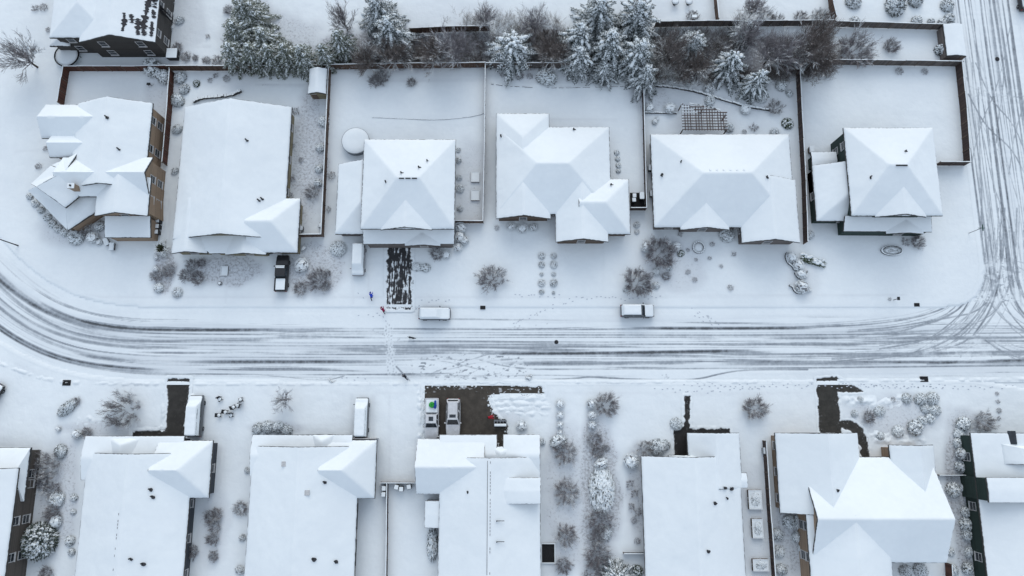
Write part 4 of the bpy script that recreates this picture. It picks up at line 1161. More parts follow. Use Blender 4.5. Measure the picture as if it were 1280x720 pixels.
KW = {'bare': ('bare grey shrub', 'bare_shrub', 'shrub'), 'brown': ('bare brown shrub', 'bare_shrub', 'shrub'), 'frost': ('snow-lined bare shrub', 'bare_shrub', 'shrub'),
      'tuft': ('small sparse grey tuft', 'twig_tuft', 'plant'), 'ever': ('snow-clumped evergreen bush', 'evergreen_bush', 'bush'), 'mottle': ('snow-speckled bush', 'snowy_bush', 'bush'),
      'green': ('small green bush', 'green_bush', 'bush'), 'greyb': ('low greyish bush', 'grey_bush', 'bush'), 'ball': ('round snow-capped bush', 'round_bush', 'bush'), 'dusted': ('snow-dusted dark green bush', 'evergreen_bush', 'bush')}
def plant(kind, label, u, v, r, group=None, sx=1.0, sy=1.0, hh=1.0, rz=None):
    p = P(u, v); k = p.y; rad = r * (1.3 if kind in ('bare', 'brown', 'frost') else 1.0) * (P(u + 1, v).x - p.x)
    ms = random.choice(PRO[kind]); w = KW[kind]
    if sx == sy == 1.0 and kind in ('ever', 'mottle', 'ball', 'greyb', 'bare', 'green'): sx, sy, hh = random.uniform(.84, 1.14), random.uniform(.84, 1.14), hh * random.uniform(.8, 1.15); rz = random.uniform(0, 6.28)
    rz_ = random.uniform(0, 6.28) if (rz is None and sx == sy) else (rz or 0)
    if isinstance(ms, tuple):
        o = empty(w[1], label, w[2], p, rz_, group); o.scale = (rad * sx, rad * sy, rad * hh * .9)
        f = link(bpy.data.objects.new('foliage', ms[0]), o); link(bpy.data.objects.new('snow_load', ms[1]), f)
    else:
        o = link(bpy.data.objects.new(w[1], ms)); o.location = p; o.rotation_euler = (0, 0, rz_); o.scale = (rad * sx, rad * sy, rad * hh); tag(o, label, w[2], group)
    return o
def row(kind, where, pts, frm='top', hh=1.0):
    """several of a kind in one place: the label counts along the row"""
    for i, q in enumerate(pts):
        w = KW[kind][0]
        lab = f'{w} {where}' if len(pts) == 1 else f'{w}, {nth(i, len(pts))} from {frm} {where}'
        plant(kind, lab, q[0], q[1], q[2], group=(f'{w} row {where}'[:60] if len(pts) > 2 else None), hh=hh)

# front lawn of the cross-hipped bungalow
row('greyb', 'in the left column on the cross-hipped bungalow lawn', [(677, 320, 4.6), (677, 331, 4.4), (677, 343, 2.6), (677, 354, 4.4), (677, 365, 3.2)])
row('greyb', 'in the right column on the cross-hipped bungalow lawn', [(692, 320, 4.2), (692, 331, 4.8), (692, 343, 2.8), (692, 354, 4.8), (692, 366, 2.6)])
row('ball', 'under the front gable of the cross-hipped bungalow', [(639, 284, 5), (653, 286, 7), (667, 285, 5)], 'left')
row('tuft', 'at the left of the front gable of the cross-hipped bungalow', [(621, 285, 4)])
row('greyb', 'on the path beside the enclosure of bins', [(796, 281, 4), (796, 290, 3.4)])
# square two-storey house
row('ball', 'in the cluster right of the square-roofed house front', [(576, 285, 7), (575, 297, 6.5), (581, 301, 6.5), (573, 310, 6)])
plant('ball', 'round snow-capped bush beside a bare shrub in front of the square-roofed house', 558, 319, 6)
plant('bare', 'bare grey shrub in front of the square-roofed house', 546, 318, 8)
row('ever', 'beside the streaky shovelled driveway', [(521, 334, 6), (532, 335, 6)], 'left')
row('greyb', 'along the east wall of the square-roofed house', [(573, 188, 3), (573, 201, 4.5), (574, 222, 4), (575, 236, 5), (575, 261, 4.5)])
plant('mottle', 'snow-speckled bush at the corner above the snowbound white van', 423, 311, 9)
row('tuft', 'by the fence left of the square-roofed house', [(415, 220, 6), (411, 262, 4)])
# broad bungalow with the pickup
row('ever', 'in the strip east of the broad bungalow', [(405, 152, 7), (401, 185, 6.5), (399, 211, 4.8), (398, 229, 5), (402, 282, 4)])
row('tuft', 'along the east wall of the broad bungalow', [(366, 182, 4), (377, 200, 4), (366, 224, 4.5), (364, 245, 5), (370, 140, 6)])
plant('frost', 'snow-lined bare shrub in the strip east of the broad bungalow', 391, 241, 8)
plant('ball', 'round snow-capped bush right of the black pickup', 378, 332, 8)
plant('ball', 'tiny round snow-capped bush by the garage corner of the broad bungalow', 380, 311, 3.2)
plant('bare', 'large bare grey shrub right of the black pickup', 398, 350, 12)
row('bare', 'by the big bare shrub near the pickup', [(410, 342, 4.5), (408, 358, 5.5), (376, 361, 7.5)], 'top right')
row('bare', 'in the front bed of the broad bungalow', [(233, 345, 8), (240, 332, 7), (253, 329, 6)], 'left')
plant('brown', 'reddish-brown bare shrub in the front bed of the broad bungalow', 249, 348, 8)
row('bare', 'in the corner bed left of the broad bungalow', [(212, 339, 7.5), (197, 345, 7)], 'right')
row('ball', 'in the corner bed left of the broad bungalow', [(196, 322, 3.2), (195.5, 337, 3.6)])
plant('ever', 'low evergreen bush at the bottom of the corner bed left of the broad bungalow', 199, 360, 7)
plant('greyb', 'round grey bush standing alone on the snow near the kerb', 222, 366, 6.4)
# corner house
row('ever', 'in the hedge along the angled porch', [(38, 246, 4.5), (45, 254, 5), (52, 263, 5), (60, 272, 5), (66, 280, 5), (73, 286, 5), (81, 291, 5.5), (96, 297, 9)], 'upper left')
plant('bare', 'bare shrub in the nook between porch and garage of the tan corner house', 105, 287, 10)
row('ball', 'in the nook before the tan corner house', [(118, 298, 7), (125, 303, 4)], 'left')
plant('ever', 'dark evergreen bush against the garage wall of the tan corner house', 126, 283, 6, hh=1.3)
row('tuft', 'along the west side of the tan corner house', [(49, 208, 5), (58, 186, 4)])
row('greyb', 'along the east wall of the tan corner house', [(188, 135, 4), (189, 180, 5), (191, 190, 4.5)])
plant('greyb', 'dark bush between the tan corner house and the broad bungalow gate', 219, 214, 5)
# top left
row('ever', 'in the big snowy clump by the red-brown fence corner', [(192, 86, 13), (206, 97, 10)], 'left', 1.2)
row('mottle', 'beside the short red-brown dividing fence', [(222, 126, 9), (222, 162, 6.5), (226, 98, 8), (231, 112, 7)])
plant('green', 'dark green little bush in the corner of the shed yard', 246, 105, 5)
row('tuft', 'along the back fence of the shed yard', [(263, 101, 4), (284, 99, 5.5), (270, 95, 4)], 'left')
row('bare', 'above the back fence left of the green firs', [(222, 61, 6), (233, 72, 6), (245, 73, 4), (259, 76, 4.5), (272, 77, 6), (287, 76, 4.5)], 'left')
row('greyb', 'in the strip beside the two-storey house with thawed roof', [(214, 4, 5), (214, 18, 4), (212, 35, 5), (208, 52, 4), (225, 26, 6)])
row('bare', 'left of the tall green firs at the top', [(287, 14, 6), (288, 34, 6), (288, 54, 6.5)])
plant('tuft', 'small dark twig standing on snow right of the two-storey house', 260, 46, 3.5)
row('tuft', 'on the open snow at the top left corner', [(45, 11, 5), (55, 10, 6), (61, 38, 4)], 'left')
# yards north
plant('mottle', 'big round snow-laden bush behind the cross-hipped bungalow', 683, 98, 12)
row('tuft', 'along the back fence of the cross-hipped bungalow yard', [(628, 94, 4), (649, 96, 7), (662, 96, 5), (710, 95, 4), (723, 94, 4), (745, 99, 6)], 'left')
plant('green', 'little yellow-green bush under the fir behind the cross-hipped bungalow', 771, 95, 4.5)
row('ever', 'in the line beside the cross-hipped bungalow east wall', [(771, 191, 3.2), (772, 199, 3.6), (773, 207, 3.6), (773, 214, 3)])
row('bare', 'by the back fence of the round pool yard', [(470, 103, 8), (515, 104, 6), (478, 98, 9)], 'left')
row('greyb', 'on the slope above the pergola garden wall', [(886, 112, 8), (840, 100, 6), (860, 103, 6), (935, 101, 5)], 'left')
plant('ever', 'bush hanging over the dark stone wall of the pergola garden', 887, 126, 7)
plant('ball', 'round snow-capped bush in the middle of the dark garden wall', 931, 138, 6.4)
plant('mottle', 'snow-speckled bush below the right-hand firs', 951, 122, 9)
row('ball', 'at the left of the lattice pergola', [(811, 136, 6), (837, 137, 8), (818, 153, 3.6), (821, 149, 2.6)], 'left')
plant('ever', 'dark bush at the right end of the lattice pergola', 911, 160, 6)
row('ever', 'beside the dark fence in the pergola garden', [(976, 108, 8), (986, 117, 5)])
plant('frost', 'fan of bare twigs at the right end of the dark garden wall', 968, 136, 9)
plant('green', 'olive-green bush beside the dark fence near the wide-hipped bungalow', 984, 155, 7)
plant('ever', 'dark little bush at the back corner of the wide-hipped bungalow', 968, 166, 6)
row('tuft', 'behind the wide-hipped bungalow', [(930, 165, 3.5), (942, 160, 6)], 'left')
# front garden of the wide-hipped bungalow
plant('brown', 'large round bare shrub before the wide-hipped bungalow', 824, 318, 17, hh=1.2)
row('ball', 'beside the large bare shrub before the wide-hipped bungalow', [(808, 309, 7.5), (834, 304, 6), (845, 309, 6)], 'left')
plant('brown', 'round bare shrub above the parked car by the kerb', 797, 354, 16, hh=1.2)
row('ever', 'around the two large bare shrubs by the parked car', [(783, 362, 4.5), (820, 340, 4.8), (820, 357, 5), (836, 334, 5)], 'left')
plant('bare', 'small bare shrub below the large round bare shrub', 832, 346, 5.5)
plant('green', 'little green bush right of the large bare shrub', 851, 317, 4.6)
row('tuft', 'on the lawn of the wide-hipped bungalow', [(860, 313, 3), (870, 325, 2.6), (887, 323, 3), (890, 306, 4), (901, 333, 3), (917, 318, 3.6), (860, 340, 4), (868, 350, 4), (913, 360, 4.6), (850, 293, 4)], 'top left')
plant('ever', 'snow-clumped bush at the entrance corner of the wide-hipped bungalow', 908, 294, 8.5)
plant('bare', 'bare broad shrub alone on the lawn before the square-roofed house', 614, 349, 15)
# junction house
plant('ever', 'snowy bush at the foot of the dark fence before the junction house', 1012, 294, 6)
row('ball', 'among the stone rings by the junction house lawn', [(988, 322, 7), (997, 332, 7), (1000, 343, 6), (1001, 359, 9)])
plant('bare', 'dark bare shrub at the porch of the junction house', 1145, 303, 8)
row('tuft', 'at the porch of the junction house', [(1131, 303, 6), (1112, 374, 2.6)], 'left')
plant('brown', 'thick bare round shrub between the two upper right fences', 1066, 66, 20)
plant('bare', 'thin bare shrub right of the thick one between the upper right fences', 1113, 60, 9)
plant('ever', 'dark bush beside the roadside shelter', 1176, 64, 9, hh=1.4)
row('ever', 'along the top of the pale grey upper right fence', [(1068, 27, 6), (1145, 27, 6.5), (1163, 28, 5), (1177, 29, 6), (1186, 24, 6)], 'left', 1.2)
row('mottle', 'at the top edge near the side road', [(1066, 3, 9), (1118, 8, 14), (1143, 2, 9), (1183, 8, 8)], 'left', 1.2)
row('tuft', 'inside the top of the big empty snow yard', [(1123, 90, 6), (1155, 90, 5)], 'left')
row('frost', 'along the upper fence above the bare trees', [(865, 22, 7), (958, 24, 9), (972, 26, 7), (1000, 24, 8), (1024, 24, 10)], 'left')
# lower left
plant('mottle', 'elongated snowy evergreen mound near the left kerb', 85, 510, 10, sx=1.35, sy=.7, rz=R(42))
plant('bare', 'tiny bare sprig beside the elongated snowy mound', 96, 502, 5)
plant('frost', 'large bare shrub left of the narrow black driveway', 157, 513, 20)
plant('ball', 'round snow-capped bush at the left roof corner of the slate-grey house', 98, 543, 6.5)
plant('bare', 'bare shrub beside the snow-capped bush at the slate-grey roof corner', 110, 541, 6.5)
plant('ball', 'snow-capped rounded boulder-like bush near the brown house', 74, 536, 3.2)
plant('mottle', 'snow-speckled bush at the front corner of the dark brown house', 77, 564, 8.5)
plant('frost', 'wide bare fan-shaped shrub beside the dark brown house', 62, 582, 15)
row('bare', 'along the strip between the dark brown and slate-grey houses', [(55, 602, 7), (66, 612, 9), (68, 640, 9), (59, 716, 9)])
plant('ever', 'snow-clumped bush midway between the dark brown and slate-grey houses', 72, 624, 9)
plant('ball', 'snow-capped mound above the big round evergreen', 72, 651, 7)
plant('dusted', 'big round snow-dusted evergreen beside the dark brown house', 51, 676, 22, hh=1.1)
row('ever', 'along the left wall of the slate-grey house', [(93, 622, 4.5), (92, 640, 4), (88, 676, 6), (90, 690, 5)])
row('bare', 'in the strip right of the narrow-drive house', [(264, 646, 7), (271, 643, 8), (269, 658, 8), (267, 674, 8), (268, 694, 7), (242, 690, 8), (302, 635, 8)])
row('greyb', 'against the left wall of the house between the vans', [(309, 588, 4), (303, 672, 5), (300, 712, 6)])
row('mottle', 'in front of the house between the vans', [(322, 536, 7), (335, 534, 8), (348, 534, 8), (359, 538, 7)], 'left')
# between wide-drive house and L
row('ball', 'in the left column beyond the wide cleared driveway', [(700, 505, 5.2), (700, 519, 5), (700, 531, 5), (700, 541, 4)])
plant('ever', 'snow-clumped bush below the left column of round bushes', 698, 552, 10)
row('bare', 'in the strip right of the wide-drive house', [(706, 566, 14), (708, 616, 14), (707, 668, 13), (705, 706, 10)])
row('ball', 'in the right column beyond the wide cleared driveway', [(738, 505, 6.8), (740, 519, 6.4), (740, 531, 6)])
plant('brown', 'reddish bare shrub beside the right column of round bushes', 757, 507, 13)
row('bare', 'under the right column of round bushes', [(743, 550, 9), (746, 565, 7.5), (757, 560, 4)])
plant('ball', 'round snow-capped bush at the head of the long snowy hedge', 751, 579, 7.6)
plant('mottle', 'long thick snow-covered hedge block between two lower houses', 752, 613, 15.5, sx=1.0, sy=1.8, rz=0, hh=.9)
row('bare', 'below the long thick snowy hedge', [(749, 651, 14), (745, 672, 10), (747, 694, 16), (742, 716, 12)])
plant('mottle', 'snowy clump below the long thick hedge', 757, 666, 8)
plant('ball', 'round snow-capped bush at the corner of the garden-path house', 788, 576, 10)
plant('frost', 'bare shrub between snowy bushes before the garden-path house', 806, 560, 9)
row('mottle', 'at the front of the garden-path house', [(822, 559, 10), (832, 556, 6)], 'left')
row('tuft', 'along the left wall of the garden-path house', [(787, 605, 6), (793, 617, 6), (789, 633, 5), (797, 640, 6), (792, 650, 5), (796, 676, 5), (784, 712, 8)])
plant('green', 'little dark green bush at the lower left corner of the garden-path house', 797, 713, 7)
plant('mottle', 'snow-covered mound beside the thin black garden path', 845, 530, 7)
plant('brown', 'blurred bare round bush alone before the garden-path house', 942, 511, 13)
plant('ever', 'tall leafy hedge against the west wall of the wide-drive house', 541, 680, 9, sx=.8, sy=2.2, rz=0, hh=1.5)
row('ball', 'at the right front corner of the wide-drive house', [(652, 532, 6.6)])
row('greyb', 'at the right wall corner of the wide-drive house', [(677, 552, 5)])
# M surroundings
row('ever', 'along the west side of the big cross-gabled house', [(986, 652, 8), (999, 652, 9), (996, 671, 7), (1002, 685, 6)])
row('mottle', 'along the dark fence west of the big cross-gabled house', [(971, 668, 8), (973, 690, 7), (976, 712, 8)])
row('mottle', 'in the top bed row by the hook-shaped driveway', [(1075, 500, 4), (1133, 498, 7), (1150, 499, 7.5), (1165, 498, 8)], 'left')
row('mottle', 'mid-bed by the hook-shaped driveway', [(1068, 517, 4), (1099, 514, 7), (1156, 511, 6), (1168, 513, 7)], 'left')
row('ever', 'low in the bed by the hook-shaped driveway', [(1152, 526, 6), (1162, 523, 6), (1143, 535, 10), (1122, 539, 7), (1100, 545, 5)], 'right')
plant('bare', 'round bare shrub in the flower bed by the hook-shaped driveway', 1085, 522, 7)
plant('tuft', 'tiny tuft poking from the flower bed by the hook-shaped driveway', 1116, 500, 4)
row('ever', 'before the right-edge dark green house', [(1203, 530, 10), (1198, 542, 7), (1197, 554, 7), (1200, 583, 8)])
plant('bare', 'bare bush beside the snowy one before the right-edge dark green house', 1229, 528, 10)
plant('ball', 'large round snow-capped bush left of the right-edge dark green house', 1199, 567, 8.4)
row('tuft', 'in the line on the far lower right lawn', [(1246, 492, 3), (1247, 502, 3), (1248, 513, 4), (1248, 523, 3)])
row('ever', 'along the passage between the two right-hand lower houses', [(1190, 612, 8), (1206, 610, 7), (1206, 640, 7), (1207, 655, 8), (1208, 668, 7), (1188, 690, 5), (1210, 690, 6), (1208, 710, 8), (1190, 712, 7)])
row('mottle', 'in the nook behind the big cross-gabled house', [(1132, 714, 8), (1150, 713, 9)], 'left')

# trees
TREES = {'white': [tree_mesh(s, 'twig_white', 1.1) for s in (31, 32)], 'grey': [tree_mesh(s, 'twig_grey', 1.7, .10, 1.1) for s in (33, 34)], 'brown': [tree_mesh(s, 'twig_brown', 2.0, .09, 1.1) for s in (35, 36, 37)]}
def tree(kind, label, u, v, r, hh=1.0, group=None):
    p = P(u, v); rad = r * 1.25 * (P(u + 1, v).x - p.x)
    o = empty('bare_tree', label, 'bare tree', p, random.uniform(0, 6.28), group); o.scale = (rad, rad, rad * hh)
    a, b = random.choice(TREES[kind]); link(bpy.data.objects.new('trunk', a), o); link(bpy.data.objects.new('crown', b), o)
tree('white', 'spreading leafless tree with snow-lined limbs at the top left', 47, 84, 25, 1.2)
tree('white', 'small leafless tree on the snow before the house between the vans', 358, 500, 14)
for i, (lab, k, u, v, r, hh) in enumerate([
    ('grey leafless tree beside the far brown fence piece at the top centre', 'grey', 570, 76, 24, 1.3), ('brown leafless tree left of the round snowy fir', 'brown', 545, 80, 20, 1.1),
    ('brown leafless tree squeezed between two snowy firs', 'brown', 690, 80, 20, 1.2), ('tangled brown leafless tree right of the tallest snowy firs', 'brown', 833, 82, 22, 1.2),
    ('brown leafless tree over the left end of the dark garden wall', 'brown', 848, 98, 18, .9), ('brown leafless tree left of the star-shaped snowy fir', 'brown', 868, 94, 18, 1.0), ('grey leafless tree against the fence behind the star-shaped fir', 'grey', 926, 56, 20, 1.1),
    ('grey leafless tree right of the star-shaped snowy fir', 'grey', 955, 80, 22, 1.2), ('broad brown leafless tree at the corner of the big empty snow yard', 'brown', 1006, 90, 26, 1.3),
    ('grey leafless tree next to the corner of the big empty snow yard', 'grey', 978, 84, 24, 1.2), ('brown leafless tree above the corner of the big empty snow yard', 'brown', 1010, 62, 22, 1.2),
    ('brown leafless tree behind the round pool yard fence', 'brown', 498, 82, 20, 1.2), ('thin leafless tree at the left of the tall centre firs', 'white', 435, 40, 17, 1.6), ('thin brown leafless tree by the green fir row end', 'brown', 462, 84, 18, 1.0),
    ('pale leafless tree at the top edge above the round snowy fir', 'grey', 608, 34, 16, 1.2), ('grey leafless tree between the upper fence and the firs', 'grey', 668, 42, 18, 1.2), ('pale leafless tree at the top centre right fence end', 'grey', 936, 22, 16, 1.1),
    ('brown leafless tree below the tallest firs by the thin grey fence', 'brown', 815, 100, 13, .9)]):
    tree(k, lab, u, v, r, hh, 'leafless trees along the back fences')
# the tangle of bare undergrowth under and between the trees: nobody could count it
m = MB(); r = random.Random(77)
for (u0, u1, v0, v1, n) in ((440, 606, 52, 84, 420), (660, 740, 40, 84, 260), (815, 905, 38, 106, 420), (905, 1040, 40, 92, 520), (900, 985, 88, 104, 120), (990, 1040, 84, 100, 90), (560, 700, 20, 60, 160), (285, 430, 60, 84, 120), (920, 1040, 20, 34, 80)):
    for k in range(n):
        q = P(r.uniform(u0, u1), r.uniform(v0, v1))
        if fbm(np.array([q.x * .22]), np.array([q.y * .22]), 5, 2)[0] < .38: continue
        for j in range(6):
            twigs(m, r, q + Vector((r.uniform(-.5, .5), r.uniform(-.5, .5), 0)), unit(r.uniform(0, 6.28), r.uniform(.5, 1.4)), r.uniform(.6, 1.5), .014, 1, .6, .4, (2, 3), 3)
o = m.build('undergrowth', M['twig_brown'], fix=False); tag(o, 'tangled bare undergrowth along the back fences under the trees', 'undergrowth', kind='stuff')
# conifers
for lab, u, v, Hh, Rr in [('tall green fir at the top left end of the green row', 318, 30, 7.5, 3.2), ('dark green fir under the tall one at the green row start', 308, 56, 7.0, 2.9), ('green fir at the lower left end of the fir row', 303, 80, 6.5, 2.6),
                          ('green fir standing second in the fir row along the fence', 326, 82, 6.8, 2.5), ('green fir standing third in the fir row along the fence', 347, 82, 6.4, 2.4), ('green fir standing fourth in the fir row along the fence', 367, 82, 6.6, 2.4),
                          ('green fir standing fifth in the fir row along the fence', 386, 83, 6.4, 2.3), ('thin gappy fir at the right end of the green row', 412, 80, 6.0, 1.9), ('small green fir right of the gappy one', 432, 66, 6.5, 2.3), ('second tall green fir above the fence row', 340, 62, 6.5, 2.6)]:
    conifer(lab, u, v, Hh, Rr, 'green', 'green firs behind the back fence')
for lab, u, v, Hh, Rr, k in [('snowy fir at the top centre left with long drooping boughs', 494, 58, 8.5, 3.4, 'firs'), ('snowy fir at the top edge left of centre', 478, 28, 7, 3.0, 'firs'), ('round bushy snowy fir at the top centre', 640, 72, 6.0, 5.0, 'spread'),
                          ('snowy fir left of the tallest pair', 722, 62, 7.5, 3.4, 'firs'), ('dark-gapped snowy fir below the left one', 722, 84, 6.0, 3.0, 'firs'), ('snowy fir at the top edge of the tall clump', 745, 36, 8.5, 3.6, 'firs'),
                          ('snowy fir in the middle of the tall clump', 758, 74, 8.5, 3.6, 'firs'), ('snowy fir at the upper right of the tall clump', 790, 40, 9, 3.8, 'firs'), ('snowy fir at the right of the tall clump', 793, 84, 8.0, 3.6, 'firs'),
                          ('snowy fir leaning over the thin grey fence', 803, 104, 5.5, 2.6, 'firs'), ('small snowy fir overhanging the grey back fence', 753, 96, 4.2, 2.2, 'firs'),
                          ('star-shaped snowy fir with long white boughs', 905, 92, 6.5, 3.6, 'spread'), ('snowy fir right of and below the star-shaped one', 938, 112, 6.0, 3.2, 'spread'), ('small snowy fir left of the star-shaped one', 862, 62, 4.5, 2.8, 'firs'), ('dark small fir touching the upper fence behind the star-shaped one', 926, 46, 4.5, 2.2, 'firs')]:
    conifer(lab, u, v, Hh, Rr, k, 'snow-laden firs behind the back fences')
# the feathery conifer low on the right of the hedge row, and the spiky plant by the corner house
conifer('snow-laden fir low in the frame below the thick hedge', 769, 716, 4.5, 2.6, 'spread')
m = MB(); r = random.Random(5)
for k in range(150):
    a = r.uniform(0, 6.28); e = r.uniform(.1, 1.3); L = r.uniform(.9, 2.0); d = unit(a, e); s = Vector((-math.sin(a), math.cos(a), 0)) * .05
    p0 = Vector((d.x * .1, d.y * .1, .25)); p1 = p0 + d * L * .55; p2 = p0 + d * L + Vector((0, 0, -.28 * L))
    m.add([p0 - s, p0 + s, p1 + s, p1 - s, p2], [(0, 1, 2, 3), (3, 2, 4)])
o = m.build('spiky_plant', m_plain('strap_leaves', (0.075, 0.085, 0.045), (0.03, 0.035, 0.022), 3, .7, snow=.9), None, P(204, 312)); tag(o, 'dark olive spiky strap-leaved plant at the broad bungalow corner', 'plant')
m = MB(); mm = MB()
for k in range(260):
    f = r.random(); a = r.uniform(-.7, .55); p0 = Vector((f * 3.6 - 1.8, r.uniform(-.5, .5) - .22 * f * 2 + .3, r.uniform(.1, .5))); d = Vector((math.cos(a), math.sin(a) * .7 - .35, r.uniform(-.1, .3))); L = r.uniform(.3, .7); s = Vector((-d.y, d.x, 0)).normalized() * .06
    m.add([p0 - s, p0 + s, p0 + d * L], [(0, 1, 2)])
    if r.random() < .22: mm.blob(p0 + Vector((0, .15, .12)), r.uniform(.12, .3), (1.4, .9, .5), 6, 4, .25)
o = empty('juniper', 'sprawling bright green juniper with snow on it beside the stone rings', 'bush', P(1014, 327), R(-10))
c = m.build('foliage', m_plain('juniper_sprays', (0.075, 0.105, 0.06), (0.04, 0.06, 0.04), 3, .8), o, fix=False); mm.build('snow_load', M['soft_snow'], c, smooth=True, fix=False)
# ------------------------------------------------------------------ vehicles
def blur(a, n):
    for _ in range(n):
        p = np.pad(a, 1, mode='edge'); a = (p[:-2, 1:-1] + p[2:, 1:-1] + p[1:-1, :-2] + p[1:-1, 2:] + 2 * p[1:-1, 1:-1]) / 6
    return a

SHAPES = {  # length, width, bonnet height, belt, roof height, cabin base x0..x1, roof x0..x1 (x forward), bed
    'suv': dict(L=4.75, W=1.9, bon=1.05, belt=1.08, top=1.72, cb=(-2.25, 1.05), rf=(-2.0, .35)),
    'wagon': dict(L=4.6, W=1.8, bon=.92, belt=.95, top=1.48, cb=(-2.1, .95), rf=(-1.7, .2)),
    'van': dict(L=5.1, W=2.0, bon=1.1, belt=1.12, top=1.85, cb=(-2.5, 1.75), rf=(-2.4, .9)),
    'longvan': dict(L=6.0, W=2.1, bon=1.2, belt=1.2, top=2.3, cb=(-2.95, 2.2), rf=(-2.85, 1.4)),
    'pickup': dict(L=5.75, W=2.0, bon=1.15, belt=1.16, top=1.85, cb=(-.75, 1.3), rf=(-.55, .65), bed=True),
}
def vehicle(name, label, cat, shape, colr, u, v, head, snow='full', scale=1.0, group=None):
    s = SHAPES[shape]; L, Wd = s['L'], s['W']; hw = Wd / 2
    p = P(u, v); o = empty(name, label, cat, (p.x, p.y, .0 if not (383 < v < 478) else -.09), head, group)
    o.scale = (scale,) * 3
    body = MB(); bed = s.get('bed')
    xs = [-L / 2, -L / 2 + .12, -L * .3, 0, L * .3, L / 2 - .35, L / 2 - .08, L / 2]
    ring = []
    for x in xs:
        f = abs(x) / (L / 2); k = 1 - .10 * max(0, f - .75) / .25 - (.06 if f > .99 else 0)
        t_ = s['bon'] - (.1 if x > L * .4 else 0) - (.14 if x > L * .48 else 0) if x > s['cb'][1] - .2 else s['belt'] - (.05 if f > .99 else 0)
        w = hw * k
        ring.append([(x, -w * .88, .28), (x, -w, .45), (x, -w, t_ - .22), (x, -w * .93, t_ - .04), (x, -w * .7, t_), (x, w * .7, t_), (x, w * .93, t_ - .04), (x, w, t_ - .22), (x, w, .45), (x, w * .88, .28)])
    n = len(ring[0]); vs = [q for r_ in ring for q in r_]
    fs = [(i * n + k, (i + 1) * n + k, (i + 1) * n + (k + 1) % n, i * n + (k + 1) % n) for i in range(len(xs) - 1) for k in range(n)]
    fs += [tuple(range(n)), tuple((len(xs) - 1) * n + k for k in range(n))[::-1]]
    body.add(vs, fs)
    b0, b1 = s['cb']; r0, r1 = s['rf']; wb, wr = hw * .93, hw * .76; zb, zt = s['belt'] - .05, s['top']
    cab = [(b0, -wb, zb), (b1, -wb, zb), (b1, wb, zb), (b0, wb, zb), (r0, -wr, zt), (r1, -wr, zt), (r1, wr, zt), (r0, wr, zt)]
    body.add(cab, [(4, 5, 6, 7), (0, 1, 5, 4), (1, 2, 6, 5), (2, 3, 7, 6), (3, 0, 4, 7)])
    bo = body.build('body', CARS[colr], o, sharp=35)
    bev = bo.modifiers.new('bevel', 'BEVEL'); bev.width = .05; bev.segments = 2; bev.limit_method = 'ANGLE'
    def quad(a, b, c, d, inset, off, name, mat='glass'):
        a, b, c, d = [Vector(q) for q in (a, b, c, d)]; ce = (a + b + c + d) / 4; nrm = (b - a).cross(d - a).normalized()
        if nrm.dot(ce - Vector((0, 0, .8))) < 0: nrm = -nrm
        q = [ce + (w_ - ce) * inset + nrm * off for w_ in (a, b, c, d)]; m = MB(); m.add(q + [w_ - nrm * .02 for w_ in q], [(0, 1, 2, 3), (7, 6, 5, 4)] + [(i, (i + 1) % 4, 4 + (i + 1) % 4, 4 + i) for i in range(4)])
        return m.build(name, M[mat], o)
    V = [Vector(q) for q in cab]
    quad(V[1], V[2], V[6], V[5], .87, .012, 'windshield'); quad(V[3], V[0], V[4], V[7], .84, .012, 'rear_window')
    for a, b, c, d in ((V[0], V[1], V[5], V[4]), (V[2], V[3], V[7], V[6])):
        for f0, f1 in ((.05, .48), (.53, .93)):
            quad(a + (b - a) * f0, a + (b - a) * f1, d + (c - d) * f1, d + (c - d) * f0, .88, .012, 'side_window')
    ty = MB(); ty.lathe([(.2, -.11), (.31, -.11), (.34, -.07), (.34, .07), (.31, .11), (.2, .11)], 16); tym = ty.mesh('wheel', M['black'])
    rm = MB(); rm.lathe([(.05, -.12), (.2, -.10), (.21, 0), (.2, .10), (.05, .12)], 10); rmm = rm.mesh('rim', M['steel'])
    for sx in (-1, 1):
        for sy in (-1, 1):
            w = link(bpy.data.objects.new('wheel', tym), o); w.location = (sx * L * .31, sy * (hw - .1), .34); w.rotation_euler = (math.pi / 2, 0, 0); link(bpy.data.objects.new('rim', rmm), w)
    for sy in (-1, 1):
        m = MB(); m.obox((L / 2 - .05, sy * hw * .68, .72), (.12, .36, .16), sy * -.2); m.build('headlight', M['lamp'], o)
        m = MB(); m.obox((-L / 2 + .0, sy * hw * .8, .85), (.08, .16, .3)); m.build('taillight', M['red_lamp'], o)
        m = MB(); m.obox((b1 - .25, sy * (hw + .08), zb + .12), (.14, .2, .15)); m.build('mirror', CARS[colr], o)
    if bed:
        m = MB(); x0, x1 = -L / 2 + .12, b0 - .08
        m.box(x0, x1, -hw * .82, hw * .82, s['belt'] - .02, s['belt'] + .006); m.build('truck_bed', M['black'], o)
        m = MB()
        for sy in (-1, 1): m.box(x0 - .1, x1, sy * hw * .9 - .07, sy * hw * .9 + .07, s['belt'] - .03, s['belt'] + .05)
        m.box(x0 - .13, x0 - .01, -hw * .84, hw * .84, s['belt'] - .03, s['belt'] + .05)
        m.build('bed_rail', CARS[colr], o)
